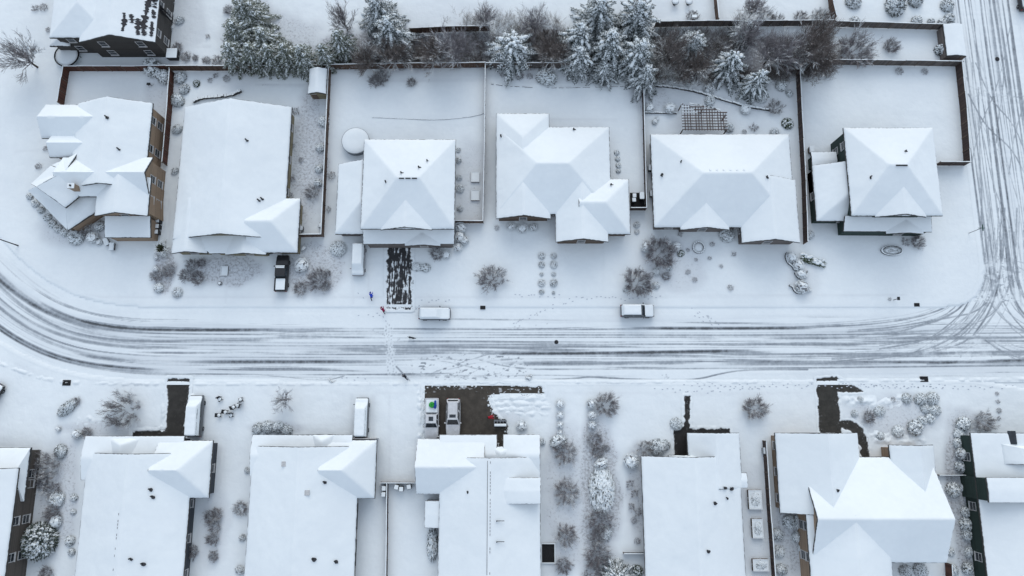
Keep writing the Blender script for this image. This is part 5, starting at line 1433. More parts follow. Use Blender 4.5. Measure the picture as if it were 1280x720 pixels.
    if snow in ('full', 'windows'):
        nx, ny = 56, 24
        X, Y = np.meshgrid(np.linspace(-L / 2, L / 2, nx), np.linspace(-hw, hw, ny), indexing='ij')
        base = np.interp(X, [-L / 2, b0, b1, L * .42, L / 2], [s['belt'] - .05, s['belt'], s['bon'], s['bon'] - .06, s['bon'] - .22])
        cabz = np.interp(X, [b0 - .05, r0, r1, b1 + .05], [0, 1, 1, 0]); side = np.clip((hw * .95 - np.abs(Y)) / (hw * .19), 0, 1)
        Z = base + (zt - base) * np.minimum(cabz, side)
        Z = blur(Z, 2)
        edge = np.minimum(np.minimum((L / 2 - np.abs(X)) / .28, (hw - np.abs(Y)) / .2), 1)
        edge = np.clip(edge, 0, 1)
        Z = Z + .17 * np.sqrt(edge) - .08 * (1 - edge) + (fbm(X * 2 + u, Y * 2 + v, 5, 2) - .5) * .06 * edge
        rr = np.hypot(np.maximum(np.abs(X) - (L / 2 - .4), 0), np.maximum(np.abs(Y) - (hw - .4), 0))
        msk = (rr < .385) & (np.abs(Y) < hw - .07)
        if snow == 'windows':
            msk &= ~((X > r1 + .12) & (X < b1 - .1) & (np.abs(Y) < hw * .7)); msk &= ~((np.abs(Y) > hw * .80) & (X < b1) & (X > b0 + .2) & (Y < 0))
        so = grid_mesh('snow_cover', X.T, Y.T, Z.T, msk.T, {}, M['roof_snow']); so.parent = o
    if snow == 'dust':
        for (x0, x1, y0, z0) in ((r0 + .05, r1 - .05, wr * .9, zt), (b1 + .05, L / 2 - .35, hw * .7, s['bon'])):
            m = MB(); m.box(x0, x1, -y0, y0, z0 + .004, z0 + .02); m.build('snow_dusting', M['roof_snow'], o)
    return o, s
# each one where the photo has it
o, s = vehicle('pickup_truck', 'black pickup truck with snow only in its bed, parked before the broad bungalow', 'pickup truck', 'pickup', 'black', 354.5, 343, R(90), 'none')
m = MB(); m.box(-5.75 / 2 + .2, -.9, -.72, .72, 1.17, 1.34); mo = m.build('snow_load', M['roof_snow'], o); bv = mo.modifiers.new('b', 'BEVEL'); bv.width = .1; bv.segments = 3
m = MB(); m.obox((.72, 0, 1.83), (.14, 1.3, .07)); m.obox((.98, .1, 1.6), (.3, 1.4, .06), 0, 0, (0, R(38))); m.build('snow_streak', M['roof_snow'], o)
vehicle('van', 'snow-covered white van standing before the square-roofed house left of the streaky driveway', 'van', 'van', 'silver', 449.5, 326, R(-90), 'full', 1.0)
vehicle('parked_car', 'snow-covered car at the kerb just right of the person in red, dark lower side showing', 'car', 'suv', 'blue', 544, 393, 0, 'full', 1.02)
vehicle('parked_car', 'snow-covered car at the kerb below the two large bare round shrubs', 'car', 'suv', 'grey', 795.5, 389.5, 0, 'windows', 1.08)
vehicle('van', 'long snow-covered van on the right of the narrow black driveway', 'van', 'longvan', 'grey', 247.5, 520, R(91), 'full', 1.02)
vehicle('van', 'snow-covered van alone in the driveway of the house between the vans', 'van', 'longvan', 'grey', 453.5, 522, R(90), 'full', .98)
o, s = vehicle('pickup_truck', 'white pickup truck with green and blue goods in its snowy bed on the cleared driveway', 'pickup truck', 'pickup', 'white', 540.5, 523, R(-90), 'none', 1.04)
m = MB(); m.box(-5.75 / 2 + .16, -.86, -.8, .8, 1.17, 1.24); m.build('snow_load', M['roof_snow'], o)
m = MB(); m.box(-.25, .35, -.32, .32, s['top'] + .004, s['top'] + .03); m.build('sunroof', M['glass'], o)
def pm(name, c): return m_plain(name, c, tuple(q * .6 for q in c), 4, .5)
def goods(name, label, cat, x, y, mk, mat):
    w = Vector(P(540.5, 523)) + Vector((y * 1.04, -x * 1.04, 1.24 * 1.04)); m = MB(); mk(m); q = m.build(name, mat, None, w); tag(q, label, cat)
goods('bag', 'bright green full bag lying in the bed of the white pickup', 'bag', -1.92, 0.02, lambda m: (m.blob((0, 0, .2), .42, (1, 1.05, .55), 12, 7, .1), m.blob((.1, .12, .42), .16, (1, 1, .6), 8, 5, .1)), pm('green_plastic', (.03, .36, .05)))
goods('tarp_bundle', 'blue rolled tarpaulin in the bed of the white pickup', 'tarpaulin', -2.0, 0.52, lambda m: (m.tube([(-.02, -.62, .14), (.03, -.2, .17), (.0, .2, .15), (.02, .55, .13)], [.17, .22, .19, .15], 10), m.blob((-.12, -.35, .15), .2, (1, 1, .7), 8, 5, .15)), pm('blue_tarpaulin', (.02, .07, .36)))
o, s = vehicle('parked_car', 'white estate car with black windscreen and sunroof on the cleared driveway', 'car', 'suv', 'white', 567, 521, R(-90), 'none', 1.12)
m = MB(); m.box(-.3, .1, -.42, .42, s['top'] + .004, s['top'] + .03); m.build('sunroof', M['glass'], o)
m = MB()
for sy in (-1, 1): m.tube([(-1.8, sy * .66, s['top'] + .06), (.2, sy * .66, s['top'] + .06)], .025, 6)
m.build('roof_rail', M['iron'], o)
vehicle('parked_car', 'snow-topped dark car half out of view at the left edge', 'car', 'wagon', 'black', -7, 497, R(62), 'windows', 1.0)
vehicle('parked_car', 'snow-dusted black car cut off by the top right corner', 'car', 'suv', 'black', 1276, 0, R(90), 'windows', 1.0)

# ------------------------------------------------------------------ people and a dog
def skin_mesh(name, verts, edges, radii, root=0, levels=1):
    me = bpy.data.meshes.new(name); me.from_pydata([tuple(q) for q in verts], edges, []); o = bpy.data.objects.new(name, me); link(o)
    md = o.modifiers.new('skin', 'SKIN'); md.use_smooth_shade = True
    sv = me.skin_vertices[0].data if len(me.skin_vertices) else None
    if sv is None:
        bm = bmesh.new(); bm.from_mesh(me); bm.verts.layers.skin.verify(); bm.to_mesh(me); bm.free(); sv = me.skin_vertices[0].data
    for i, r_ in enumerate(radii):
        sv[i].radius = (r_, r_) if not hasattr(r_, '__len__') else r_; sv[i].use_root = i == root
    sd = o.modifiers.new('sub', 'SUBSURF'); sd.levels = sd.render_levels = levels
    dg = bpy.context.evaluated_depsgraph_get(); nm = bpy.data.meshes.new_from_object(o.evaluated_get(dg))
    bpy.data.objects.remove(o); bpy.data.meshes.remove(me)
    return nm
def person(label, u, v, rz, jacket, trousers, hat, pose):
    """pose: lean of the torso forward (rad), stride, arms reach; faces local +Y"""
    lean, stride, reach = pose
    pel = Vector((0, 0, .92 - .1 * stride)); t = Vector((0, math.sin(lean), math.cos(lean)))
    ch = pel + t * .42; nk = pel + t * .56; hd = nk + (t * .10 + Vector((0, .03, .05))); tp = hd + (t * .14 + Vector((0, .03, .06)))
    V = [pel, pel + t * .2, ch, nk, hd, tp]; E = [(0, 1), (1, 2), (2, 3), (3, 4), (4, 5)]; Rr = [.16, .15, .18, .07, .10, .085]
    for s in (-1, 1):
        hip = pel + Vector((s * .10, 0, -.06)); kn = Vector((s * .11, s * stride * .28 + .08, .5)); an = Vector((s * .11, s * stride * .42, .09)); to = an + Vector((0, .17, -.035))
        i = len(V); V += [hip, kn, an, to]; E += [(0, i), (i, i + 1), (i + 1, i + 2), (i + 2, i + 3)]; Rr += [.105, .075, .055, .05]
        sh = nk + Vector((s * .19, 0, 0)) - t * .05; el = sh + Vector((s * .08, .1 + .12 * reach, -.24)); wr = el + Vector((-s * .04, .12 + .12 * reach, -.14)); pa = wr + Vector((0, .05, -.06))
        i = len(V); V += [sh, el, wr, pa]; E += [(2, i), (i, i + 1), (i + 1, i + 2), (i + 2, i + 3)]; Rr += [.075, .055, .036, .036]
        for k in range(4):
            a = V[i + 3] + Vector(((k - 1.5) * .02, .01, -.02)); b = a + Vector((0, .03, -.045)); c = b + Vector((0, .0, -.03 - .006 * (k in (1, 2))))
            j = len(V); V += [a, b, c]; E += [(i + 3, j), (j, j + 1), (j + 1, j + 2)]; Rr += [.009, .009, .007]
        a = V[i + 2] + Vector((-s * .03, .03, -.02)); j = len(V); V += [a, a + Vector((-s * .015, .035, -.02))]; E += [(i + 2, j), (j, j + 1)]; Rr += [.01, .008]
    me = skin_mesh('person', V, E, Rr)
    skin = m_plain('skin', (.42, .27, .21), None, 4, .6)
    for q in (jacket, trousers, skin, M['black']): me.materials.append(q)
    for pg in me.polygons:
        c = pg.center
        hgt = (c - pel).dot(t)
        pg.material_index = 2 if (hgt > .62 and abs(c.x) < .14) else 0
        if (c - pel).dot(t) < .02 and c.z < .95 and not (abs(c.x) > .16 and c.z > .45): pg.material_index = 1 if c.z > .13 else 3
        for s in (0, 1):
            if (c - V[6 + 8 + 3 + s * 0]).length < .0: pass
        hands = [V[i] for i in (13, 13 + 22)] if len(V) > 35 else []
        if any((c - hnd).length < .1 for hnd in hands): pg.material_index = 2
    o = bpy.data.objects.new('person', me); link(o); o.location = P(u, v) + Vector((0, 0, 0 if v < 383 or v > 478 else -.09)); o.rotation_euler = (0, 0, rz); tag(o, label, 'person')
    m = MB(); m.blob(hd + t * .10 + Vector((0, -.015, .05)), .125, (1, 1.08, .85), 12, 8, .02); m.build('hat', hat, o, smooth=True)
    m = MB()
    for s in (-1, 1): m.blob(hd + Vector((s * .038, .10, .05)), .014, (1, 1, 1), 6, 4, 0)
    m.build('eyes', M['black'], o)
    m = MB(); m.blob(hd + Vector((0, .115, .015)), .02, (.8, 1, 1.1), 6, 4, 0); m.build('nose', skin, o)
    return o
J = lambda n, c: m_plain(n, c, tuple(q * .7 for q in c), 9, .8)
navy = J('navy_trousers', (.02, .024, .04)); dark = J('dark_trousers', (.022, .02, .024))
person('person in a bright blue jacket bending over on the lawn left of the streaky driveway', 465.5, 373, R(8), J('blue_jacket', (.03, .075, .55)), navy, J('blue_hat', (.03, .06, .33)), (1.25, .9, .6))
person('person in a crimson jacket and dark trousers near the kerb below the one in blue', 481, 390, R(30), J('crimson_jacket', (.30, .015, .07)), dark, J('crimson_hat', (.25, .02, .07)), (.95, .7, .5))
person('person in a red jacket at the right edge of the wide cleared driveway', 610.5, 522, R(-80), J('red_jacket', (.42, .012, .03)), dark, J('red_hat', (.42, .015, .04)), (1.1, .3, .8))
person('person in dark clothes striding at the lower kerb left of the wide cleared driveway', 508, 472, R(45), J('dark_jacket', (.03, .035, .045)), dark, J('dark_hat', (.02, .022, .028)), (.6, 1.0, .3))
V = [Vector(q) for q in [(-.32, 0, .5), (-.1, 0, .5), (.2, 0, .5), (.34, 0, .56), (.45, 0, .68), (.56, 0, .69), (.68, 0, .65), (-.46, 0, .52), (-.62, .03, .62)]]
E = [(0, 1), (1, 2), (2, 3), (3, 4), (4, 5), (5, 6), (0, 7), (7, 8)]; Rr = [.115, .11, .14, .10, .08, .075, .04, .035, .02]
for s in (-1, 1):
    i = len(V); V += [Vector((.24, s * .09, .42)), Vector((.2, s * .1, .24)), Vector((.24, s * .1, .03))]; E += [(2, i), (i, i + 1), (i + 1, i + 2)]; Rr += [.055, .032, .032]
    i = len(V); V += [Vector((-.3, s * .09, .4)), Vector((-.22, s * .1, .3)), Vector((-.36, s * .1, .17)), Vector((-.32, s * .1, .03))]; E += [(0, i), (i, i + 1), (i + 1, i + 2), (i + 2, i + 3)]; Rr += [.075, .05, .03, .03]
    i = len(V); V += [Vector((.5, s * .055, .77)), Vector((.48, s * .075, .71))]; E += [(5, i), (i, i + 1)]; Rr += [.02, .02]
me = skin_mesh('dog', V, E, Rr); me.materials.append(m_plain('dark_fur', (.03, .034, .042), (.015, .017, .02), 14, .85))
o = link(bpy.data.objects.new('dog', me)); o.location = P(515, 422.5) + Vector((0, 0, -.09)); o.rotation_euler = (0, 0, R(-12)); o.scale = (1.05,) * 3; tag(o, 'dark dog crossing the snowy street below the parked car', 'dog')

# ------------------------------------------------------------------ sheds, garden and street things
def shed(label, u0, u1, v0, v1, wall, ze, zr, name='shed', cat='shed'):
    h = House(name, label, ((u0 + u1) / 2, (v0 + v1) / 2), wall, 40 + int(u0), cat=cat)
    h.block(u0, u1, v0, v1, ze, 'y', zr, over=.15)
    m = MB(); m.box(-.45, .45, -.03, .03, .05, 1.75); p = P((u0 + u1) / 2, v1, ze); m.build('door', M['wood'], h.o, (0, p.y + .13 - h.c.y, 0)); h.done()
    return h
shed('small gabled garden shed with olive front standing at the brown back fence', 386, 408.5, 86, 117.5, 'olive', 2.1, 2.7)
shed('small white-roofed roadside shelter at the end of the pale grey fence', 1181, 1205, 30, 70, 'greybrown', 2.0, 2.25, 'shelter', 'shelter')
# above-ground pool under snow
p = P(446, 179); r0 = (P(462.5, 178).x - P(429, 178).x) / 2
o = empty('pool', 'round covered garden pool filled level with snow left of the square-roofed house', 'pool', p)
m = MB(); m.lathe([(r0, 0), (r0, .95), (r0 + .07, .97), (r0 + .07, 1.03), (r0 - .12, 1.03), (r0 - .12, .9)], 40); m.build('wall', pm('pool_wall', (.28, .32, .36)), o)
m = MB(); m.lathe([(r0 + .02, 1.035), (r0 - .05, 1.09), (r0 * .5, 1.12)], 40); m.build('snow_cover', M['roof_snow'], o, smooth=True)
# trampoline by the top left house
p = P(87, 72); o = empty('trampoline', 'round dark-rimmed trampoline beside the top left two-storey house', 'trampoline', p)
m = MB(); m.tube([(1.95 * math.cos(a * math.pi / 16), 1.95 * math.sin(a * math.pi / 16), .8) for a in range(33)], .11, 6, cap=False); m.build('rim', M['black'], o)
m = MB(); m.lathe([(1.8, .74), (1.8, .78), (1.2, .82)], 28); m.build('mat', M['soft_snow'], o, smooth=True)
m = MB(); m.tube([(1.95, 0, .8), (1.95, 0, 0)], .04, 6); lm = m.mesh('leg', M['steel'])
for k in range(6): q = link(bpy.data.objects.new('leg', lm), o); q.rotation_euler = (0, 0, k * math.pi / 3)
# lattice pergola
A, B = P(848, 138), P(903.5, 169); o = empty('pergola', 'flat wooden lattice pergola lined with snow behind the wide-hipped bungalow', 'pergola', (A.x, B.y, 0))
w, d = B.x - A.x, A.y - B.y; ry_ = []
m = MB(); s = MB(); m2 = MB()
for k in range(17): x_ = w * k / 16; m.box(x_ - .05, x_ + .05, -.1, d * (1 - .34 * (k / 16) ** 1.5), 2.1, 2.22); s.box(x_ - .045, x_ + .045, -.1, d * (1 - .34 * (k / 16) ** 1.5), 2.224, 2.27) if k % 4 == 0 else None
for k in range(10):
    y_ = d * k / 9
    xe = w * min(1, (max(0, (1 - y_ / d)) / .34) ** (1 / 1.5)) if y_ > d * .66 else w
    m2.box(-.1, xe + .1, y_ - .06, y_ + .06, 2.29, 2.37)
    if k > 5: s.box(-.1, xe * .6, y_ - .045, y_ + .045, 2.373, 2.43); m2.box(xe * .35, xe + .2, y_ - .14, y_ + .02, 2.40, 2.5)
m.build('rafter_grid', M['lattice'], o); m2.build('batten_grid', M['lattice'], o); s.build('snow_lining', M['soft_snow'], o)
m = MB(); m.box(-.07, .07, -.07, .07, 0, 2.1); pmh = m.mesh('post', M['wood'])
for q in ((0, 0), (w, 0), (0, d), (w * .5, d * .88), (w, d * .6)): z_ = link(bpy.data.objects.new('post', pmh), o); z_.location = (q[0], q[1], 0)
m = MB()
for k in range(7): m.obox((w * (.25 + .09 * k), d * (1.02 - .035 * k), 2.3), (1.1, .14, .12), R(-12) + random.uniform(-.1, .1))
m.build('vine', M['twig_brown'], o)
# frames, beds and boxes
def frame_bed(name, label, u0, u1, v0, v1, hgt, fill=None, mat='wood', group=None):
    a, b = P(u0, v1), P(u1, v0); o = empty(name, label, 'raised bed', a, 0, group); w, d = b.x - a.x, b.y - a.y; t_ = .09
    m = MB(); m.box(0, w, 0, t_, 0, hgt); m.box(0, w, d - t_, d, 0, hgt); m.box(0, t_, t_, d - t_, 0, hgt); m.box(w - t_, w, t_, d - t_, 0, hgt); m.build('frame', M[mat], o)
    m = MB(); m.box(t_, w - t_, t_, d - t_, 0, hgt - .05); m.build('snow_fill', M['snow'], o)
    if fill:
        ms = PRO[fill][0]; f = link(bpy.data.objects.new('planting', ms[0]), o); f.location = (w / 2, d / 2, hgt * .4); f.scale = (w * .5, d * .5, .5); q = link(bpy.data.objects.new('snow_load', ms[1]), f)
frame_bed('raised_bed', 'upper of two empty garden frames under snow beside the square-roofed house', 589, 599.5, 215, 228, .3)
frame_bed('raised_bed', 'lower of two empty garden frames under snow beside the square-roofed house', 589, 599.5, 238, 251, .3)
for nm, v0, v1, u0, u1 in (('topmost', 612, 636, 935, 950), ('middle', 648, 672, 939.5, 951.5), ('lowest', 698, 713, 940, 959)):
    frame_bed('raised_bed', f'{nm} of three snow-speckled planter beds beside the garden-path house', u0, u1, v0, v1, .6, 'mottle')
frame_bed('raised_bed', 'small stone-edged frame at the porch step of the broad bungalow', 276, 286, 333, 345, .25, None, 'stone')
p = P(1114, 313.5); o = empty('oval_planter', 'oval stone-rimmed planter with dark stripes before the junction house', 'planter', p); o.scale = (1, .47, 1)
m = MB(); m.lathe([(1.7, 0), (1.75, .35), (1.55, .42), (1.45, .3)], 28); m.build('rim', M['stone'], o)
m = MB(); m.lathe([(1.45, .3), (.6, .36)], 20); m.build('snow_fill', M['soft_snow'], o, smooth=True)
m = MB()
for k in range(46): a = random.uniform(0, 6.28); q = random.uniform(.1, 1.35); m.obox((math.cos(a) * q, math.sin(a) * q, .36), (random.uniform(.2, .5), .08, .12), random.uniform(-.3, .3))
m.build('planting', M['leaf_grey'], o)
p = P(873, 309.5); o = empty('stone_ring', 'round stone fire ring filled with snow before the wide-hipped bungalow', 'fire ring', p)
m = MB()
for k in range(16): a = k * math.pi / 8; m.obox((.88 * math.cos(a), .88 * math.sin(a), .14), (.3, .2, random.uniform(.24, .32)), a + math.pi / 2)
m.build('stones', M['stone'], o)
m = MB(); m.lathe([(.8, .0), (.8, .12), (.3, .2)], 20); m.build('snow_fill', M['soft_snow'], o, smooth=True)
# bins, boxes
def bin_(label, u, v, name='wheelie_bin', mat='iron', sz=(.6, .65, 1.05), group=None, rz=0):
    o = empty(name, label, 'bin' if 'bin' in name else 'box', P(u, v), rz, group)
    a, b, c = sz; m = MB()
    k = .86
    vs = [(-a / 2 * k, -b / 2 * k, .06), (a / 2 * k, -b / 2 * k, .06), (a / 2 * k, b / 2 * k, .06), (-a / 2 * k, b / 2 * k, .06), (-a / 2, -b / 2, c), (a / 2, -b / 2, c), (a / 2, b / 2, c), (-a / 2, b / 2, c)]
    m.add(vs, [(3, 2, 1, 0), (4, 5, 6, 7), (0, 1, 5, 4), (1, 2, 6, 5), (2, 3, 7, 6), (3, 0, 4, 7)]); m.build('body', M[mat], o)
    m = MB(); m.box(-a / 2 - .03, a / 2 + .03, -b / 2 - .04, b / 2 + .03, c + .003, c + .06); m.build('lid', M[mat], o)
    m = MB(); m.box(-a / 2 + .0, a / 2 - .0, -b / 2, b / 2, c + .063, c + .2); q = m.build('snow_cap', M['roof_snow'], o); bv = q.modifiers.new('b', 'BEVEL'); bv.width = .06; bv.segments = 2
    return o
for i, (u, v) in enumerate([(791.5, 247), (791, 252.5)]): bin_(f'{"upper" if not i else "lower"} snow-topped bin in the dark enclosure beside the cross-hipped bungalow', u, v)
bin_('white-topped unit in the dark enclosure beside the cross-hipped bungalow', 801, 247, 'utility_box', 'iron', (.75, 1.15, .95))
m = MB(); a, b = P(788, 262), P(805, 241); m.box(0, b.x - a.x, 0, b.y - a.y, .008, .03); o = m.build('dark_sheet', M['black'], None, a); tag(o, 'flat dark sheet under the bins beside the cross-hipped bungalow', 'paving slab')  # flat black sheet laid for the dark pit around the bins
for i, (u, v) in enumerate([(811.5, 212), (813.5, 244)]): bin_(f'{"upper" if not i else "lower"} snow-capped box in the dark passage west of the wide-hipped bungalow', u, v, 'utility_box', 'iron', (.6, .95, .9))
for i, (u, v) in enumerate([(497, 608), (503, 610.5), (512.5, 607.5)]): bin_(f'{nth(i, 3)} from the left snow-topped bin behind the low brown gate fence', u, v, rz=.2 * i - .2)
for i, (u, v) in enumerate([(481.5, 609.5), (481, 617)]): bin_(f'{"upper" if not i else "lower"} snow-topped bin left of the thin dark fence', u, v)
for i, (u, v) in enumerate([(201, 278), (200.5, 285), (199.5, 292)]): bin_(f'{nth(i, 3)} from the top snow-topped bin along the tan corner house wall', u, v)
for i, (u, v) in enumerate([(135, 303), (142, 309)]): bin_(f'{"left" if not i else "right"} snow-covered tub at the end of the tan corner house drive bed', u, v, 'planter_box', 'stone', (.7, 1.2, .5), rz=.5 if not i else 0)
o = bin_('big snow-topped chest behind the top left two-storey house', 219, 71, 'storage_chest', 'iron', (1.75, 1.7, 1.1))
bin_('snow-topped heat pump by the fence corner east of the broad bungalow', 378, 287, 'utility_box', 'iron', (.6, .7, .7))
bin_('snow-capped bin right of the small gabled shed', 411, 100, rz=.1); bin_('snow-capped meter box left of the narrow entrance of the square-roofed house', 402, 283, 'utility_box', 'wood', (.5, .6, .6))
bin_('snow-topped brown box in the side yard left of the big empty snow yard fence', 1012, 189, 'utility_box', 'wood', (.7, 1.0, .8))
bin_('snow-capped box at the side wall right of the garden-path house', 953.5, 563, 'utility_box', 'steel', (.5, .9, .9))
# snow-topped trailer with dark load by the red-jacketed person
o = empty('hand_cart', 'snow-topped hand cart with dark lumps right of the person in red', 'cart', P(625.5, 529))
m = MB(); m.box(-.95, .95, -.45, .45, .35, .5); m.box(-.95, .95, -.5, -.45, .35, .75); m.box(-.95, .95, .45, .5, .35, .75); m.build('tray', M['steel'], o)
m = MB(); m.lathe([(.08, -.06), (.28, -.06), (.28, .06), (.08, .06)], 14); wm = m.mesh('wheel', M['black'])
for sx in (-.5, .5):
    for sy in (-.56, .56): q = link(bpy.data.objects.new('wheel', wm), o); q.location = (sx, sy, .28); q.rotation_euler = (math.pi / 2, 0, 0)
m = MB()
for k in range(4): m.blob((-.68 + .45 * k, .12, .62), .2, (1, .8, .7), 8, 5, .15)
m.build('load', M['black'], o)
m = MB(); m.box(-.9, .9, -.46, -.08, .52, .82); q = m.build('snow_load', M['roof_snow'], o); bv = q.modifiers.new('b', 'BEVEL'); bv.width = .1; bv.segments = 2
# garden seats under snow left of the van
def chair(label, u, v, rz):
    o = empty('garden_chair', label, 'chair', P(u, v), rz)
    m = MB(); m.box(-.3, .3, -.3, .3, .38, .43); m.build('seat', M['iron'], o); m = MB(); m.obox((0, .3, .72), (.6, .05, .65), 0, 0, (R(-8), 0)); m.build('backrest', M['iron'], o)
    m = MB(); m.box(-.025, .025, -.025, .025, 0, .38); lm = m.mesh('leg', M['iron'])
    for a in (-.27, .27):
        for b in (-.27, .27): q = link(bpy.data.objects.new('leg', lm), o); q.location = (a, b, 0)
    m = MB(); m.blob((0, -.02, .5), .27, (1, 1, .45), 9, 5, .1); m.build('snow_load', M['soft_snow'], o)
for i, (u, v, a) in enumerate([(302, 500, 200), (293, 509, 120), (283, 515, 80), (290, 519, 10), (275, 519, 90), (299, 507, 250), (276, 499, 30)]):
    chair(f'snow-filled dark garden chair, {nth(i, 7)} counted from the top right of the scattered set', u, v, R(a))
# hatch over the window well beside the wide-drive house
a, b = P(676.5, 704), P(694, 678.5); o = empty('window_well', 'black open basement well with pale rim beside the wide-drive house', 'basement well', (a.x, a.y, 0)); w, d = b.x - a.x, b.y - a.y
m = MB(); m.box(0, w, 0, .14, 0, .25); m.box(0, w, d - .14, d, 0, .25); m.box(w - .14, w, .14, d - .14, 0, .25); m.box(0, .1, .14, d - .14, 0, .25); m.build('rim', M['concrete'], o)
m = MB(); m.box(.1, w - .14, .14, d - .14, .01, .03); m.build('floor', M['black'], o)
# street: drains, covers, meter lids, posts
def drain(label, u, v, z=-.075, sx=.62, sy=.42):
    o = empty('storm_drain', label, 'storm drain', P(u, v) + Vector((0, 0, z))); m = MB(); m.box(-sx, sx, -sy, sy, 0, .035); m.build('pit', M['black'], o)
    m = MB()
    for k in range(7): x_ = -sx * .9 + k * sx * .3; m.box(x_ - .03, x_ + .03, -sy * .95, sy * .95, .038, .06)
    m.build('grate', M['iron'], o)
drain('black storm drain opening at the lower kerb near the left edge', 83.5, 478.5, .03); drain('black storm drain opening at the lower kerb before the flower bed', 1155, 474, .0)
drain('small dark drain grate at the upper kerb near the junction', 1146, 381, .0, .42, .28); drain('small dark drain grate at the upper kerb right of the first parked car', 603.5, 384.5, .02, .4, .28)
m = MB(); m.lathe([(.31, 0), (.31, .03), (.27, .04), (.1, .042)], 20); o = m.build('manhole_cover', M['iron'], None, P(695.5, 427.5) + Vector((0, 0, -.075))); tag(o, 'dark round manhole cover melted free in the middle of the street', 'manhole cover')
m = MB(); m.lathe([(.36, 0), (.36, .03), (.3, .04)], 18); o = m.build('manhole_cover', M['iron'], None, P(1247, 73.5) + Vector((0, 0, -.075))); tag(o, 'small dark manhole cover on the tracked side street', 'manhole cover')
p = P(1211, 291.5); o = empty('street_sign', 'thin street-name post with two crossed blades at the junction corner', 'street sign', p)
m = MB(); m.tube([(0, 0, 0), (0, 0, 3.2)], .055, 8); m.build('post', M['steel'], o)
for rz, z_ in ((0, 3.05), (math.pi / 2, 3.28)): m = MB(); m.box(-.5, .5, -.02, .02, z_ - .1, z_ + .1); q = m.build('blade', pm('sign_green', (.02, .09, .06)), o); q.rotation_euler = (0, 0, rz)
p = P(22.5, 307); o = empty('street_lamp', 'dark lamp post leaning out of view at the left edge', 'street lamp', p)
m = MB(); m.tube([(0, 0, 0), (0, 0, 1.0), (0, 0, 7.4)], [.11, .085, .06], 8); m.build('pole', M['iron'], o)
m = MB(); m.tube([(0, 0, 7.3), (-.4, -.6, 7.7), (-.9, -1.3, 7.75)], .045, 6); m.build('arm', M['iron'], o); m = MB(); m.obox((-1.05, -1.5, 7.73), (.3, .6, .12), R(-35)); m.build('lamp_head', M['steel'], o)
m = MB(); m.tube([(0, 0, .05), (.3, .12, .09), (.75, .34, .05)], [.05, .04, .015], 5); m.tube([(0, 0, .05), (-.25, .3, .12), (-.55, .62, .07)], [.09, .1, .06], 6); o = m.build('fallen_branch', M['bark'], None, P(414.5, 478) + Vector((0, 0, .0))); tag(o, 'dark forked branch fallen on the snow at the lower kerb', 'branch')
m = MB(); m.tube([(0, 0, 0), (0, 0, 1.3)], .05, 6); m.box(-.16, .16, -.25, .25, 1.3, 1.52); o = m.build('mailbox', M['iron'], None, P(1117, 375)); tag(o, 'tiny dark mailbox on the verge before the junction house', 'mailbox')
m = MB()
for k in range(5): m.blob((random.uniform(-.5, .5), random.uniform(-.3, .3), .12), random.uniform(.15, .28), (1, 1, .7), 7, 4, .2)
o = m.build('stone_heap', M['stone'], None, P(660, 470.5)); tag(o, 'few dark lumps of ice thrown on the street before the wide cleared driveway', 'ice lumps')
# garden ball and porch column of the broad bungalow
m = MB(); m.lathe([(.3, 0), (.34, .2), (.2, .4)], 14); o = m.build('planter_pot', M['stone'], None, P(275.5, 354.5)); tag(o, 'little snow-filled pot on the lawn before the broad bungalow', 'pot')
m = MB(); m.tube([(-.3, 0, 0), (0, 0, .7), (.3, 0, 0)], .05, 5); m.obox((0, 0, .6), (.6, .4, .06)); o = m.build('garden_ornament', M['iron'], None, P(188, 107)); tag(o, 'small reddish garden seat beside the snowy clump in the corner yard', 'garden seat')
# back-yard furniture at the top centre
def table(label, u, v, r):
    o = empty('garden_table', label, 'table', P(u, v)); m = MB(); m.lathe([(r, .68), (r, .73)], 18); m.build('tabletop', M['iron'], o); m = MB(); m.tube([(0, 0, 0), (0, 0, .68)], .06, 6); m.lathe([(.3, 0), (.3, .05)], 12); m.build('leg', M['iron'], o)
    m = MB(); m.lathe([(r * .95, .733), (r * .9, .85), (r * .4, .92)], 16); m.build('snow_cover', M['roof_snow'], o, smooth=True)
table('left of two round snow-capped tables in the top centre yard', 843, 5, .6); table('right of two round snow-capped tables in the top centre yard', 860, 5, .6)
m = MB(); m.tube([(0, 0, 0), (0, 0, 1.6)], .06, 6); m.obox((0, 0, 1.6), (.8, .5, .08)); m.obox((0, -.3, 1.1), (.5, .1, .4)); o = m.build('bird_table', M['wood'], None, P(865, 27)); tag(o, 'dark bird table standing in the top centre yard', 'bird table')
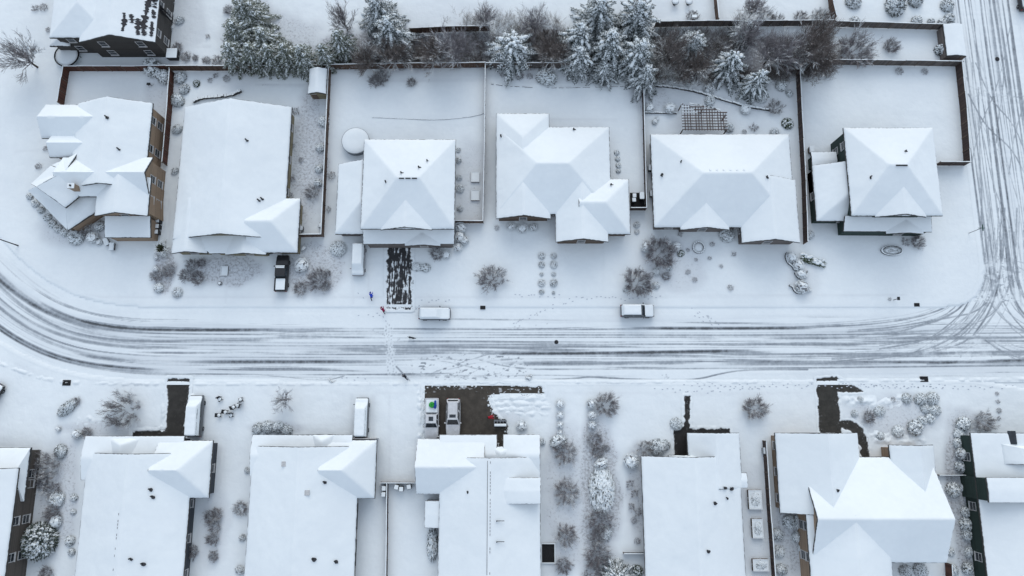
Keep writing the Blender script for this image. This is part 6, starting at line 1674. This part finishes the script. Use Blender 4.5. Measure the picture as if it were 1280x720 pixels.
# footprints in the open snow
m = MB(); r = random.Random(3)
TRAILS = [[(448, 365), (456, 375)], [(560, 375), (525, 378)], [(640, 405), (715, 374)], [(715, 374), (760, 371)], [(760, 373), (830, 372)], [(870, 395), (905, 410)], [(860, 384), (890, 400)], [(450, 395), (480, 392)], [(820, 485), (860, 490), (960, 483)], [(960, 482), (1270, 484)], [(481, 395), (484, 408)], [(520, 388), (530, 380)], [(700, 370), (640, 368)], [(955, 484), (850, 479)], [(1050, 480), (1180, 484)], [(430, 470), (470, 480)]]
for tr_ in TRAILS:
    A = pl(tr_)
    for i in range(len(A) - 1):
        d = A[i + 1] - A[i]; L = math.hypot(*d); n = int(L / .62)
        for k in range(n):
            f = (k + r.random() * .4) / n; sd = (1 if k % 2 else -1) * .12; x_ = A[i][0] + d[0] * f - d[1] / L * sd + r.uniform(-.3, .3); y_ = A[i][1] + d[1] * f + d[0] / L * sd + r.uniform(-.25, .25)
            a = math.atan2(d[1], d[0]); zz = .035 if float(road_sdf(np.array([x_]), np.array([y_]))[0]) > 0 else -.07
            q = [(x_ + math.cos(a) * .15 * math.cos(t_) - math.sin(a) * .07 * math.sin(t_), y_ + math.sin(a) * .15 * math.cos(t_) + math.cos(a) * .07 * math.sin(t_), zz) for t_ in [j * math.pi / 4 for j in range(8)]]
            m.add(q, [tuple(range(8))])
o = m.build('footprints', m_plain('packed_snow_shade', (.50, .55, .61), (.43, .475, .54), 6, .8)); tag(o, 'trails of small footprints pressed in the snow along kerbs and walks', 'footprints', kind='stuff')  # flat discs: shade of the hollows is painted into the packed-snow colour

# ------------------------------------------------------------------ light and camera
SUN_EL, SUN_AZ = 30, 2      # overcast brightness from the north, above the top of the picture
w = bpy.data.worlds.new('World'); scene.world = w; w.use_nodes = True
nt = w.node_tree; bg = nt.nodes['Background']
sky = nt.nodes.new('ShaderNodeTexSky'); sky.sky_type = 'NISHITA'; sky.sun_disc = False
sky.sun_elevation = R(SUN_EL); sky.sun_rotation = R(SUN_AZ); sky.dust_density = 6.0; sky.air_density = 1.0; sky.ozone_density = 1.0
cl = nt.nodes.new('ShaderNodeMix'); cl.data_type = 'RGBA'; cl.inputs[0].default_value = 0.72     # a thin even cloud layer over the blue
nt.links.new(sky.outputs[0], cl.inputs[6]); cl.inputs[7].default_value = (7.75, 8.85, 10.5, 1)
nt.links.new(cl.outputs[2], bg.inputs['Color']); bg.inputs['Strength'].default_value = 0.10
sl = bpy.data.lights.new('sun', 'SUN'); sl.energy = 1.1; sl.angle = R(50); sl.color = (1.0, 0.99, 0.965)
so = bpy.data.objects.new('sun', sl); link(so); so.location = (0, 60, 90)
dirv = Vector((math.sin(R(SUN_AZ)) * math.cos(R(SUN_EL)), math.cos(R(SUN_AZ)) * math.cos(R(SUN_EL)), math.sin(R(SUN_EL))))
so.rotation_euler = dirv.to_track_quat('Z', 'Y').to_euler()
cd = bpy.data.cameras.new('camera'); cam = bpy.data.objects.new('camera', cd); link(cam)
cam.location = (0, 0, H); cam.rotation_euler = (TILT, 0, 0)
cd.sensor_width = 36; cd.lens = 36 * FPX / 1280; cd.clip_end = 3000; cd.clip_start = .5
scene.camera = cam
scene.view_settings.view_transform = 'Standard'; scene.view_settings.look = 'None'; scene.view_settings.exposure = 0
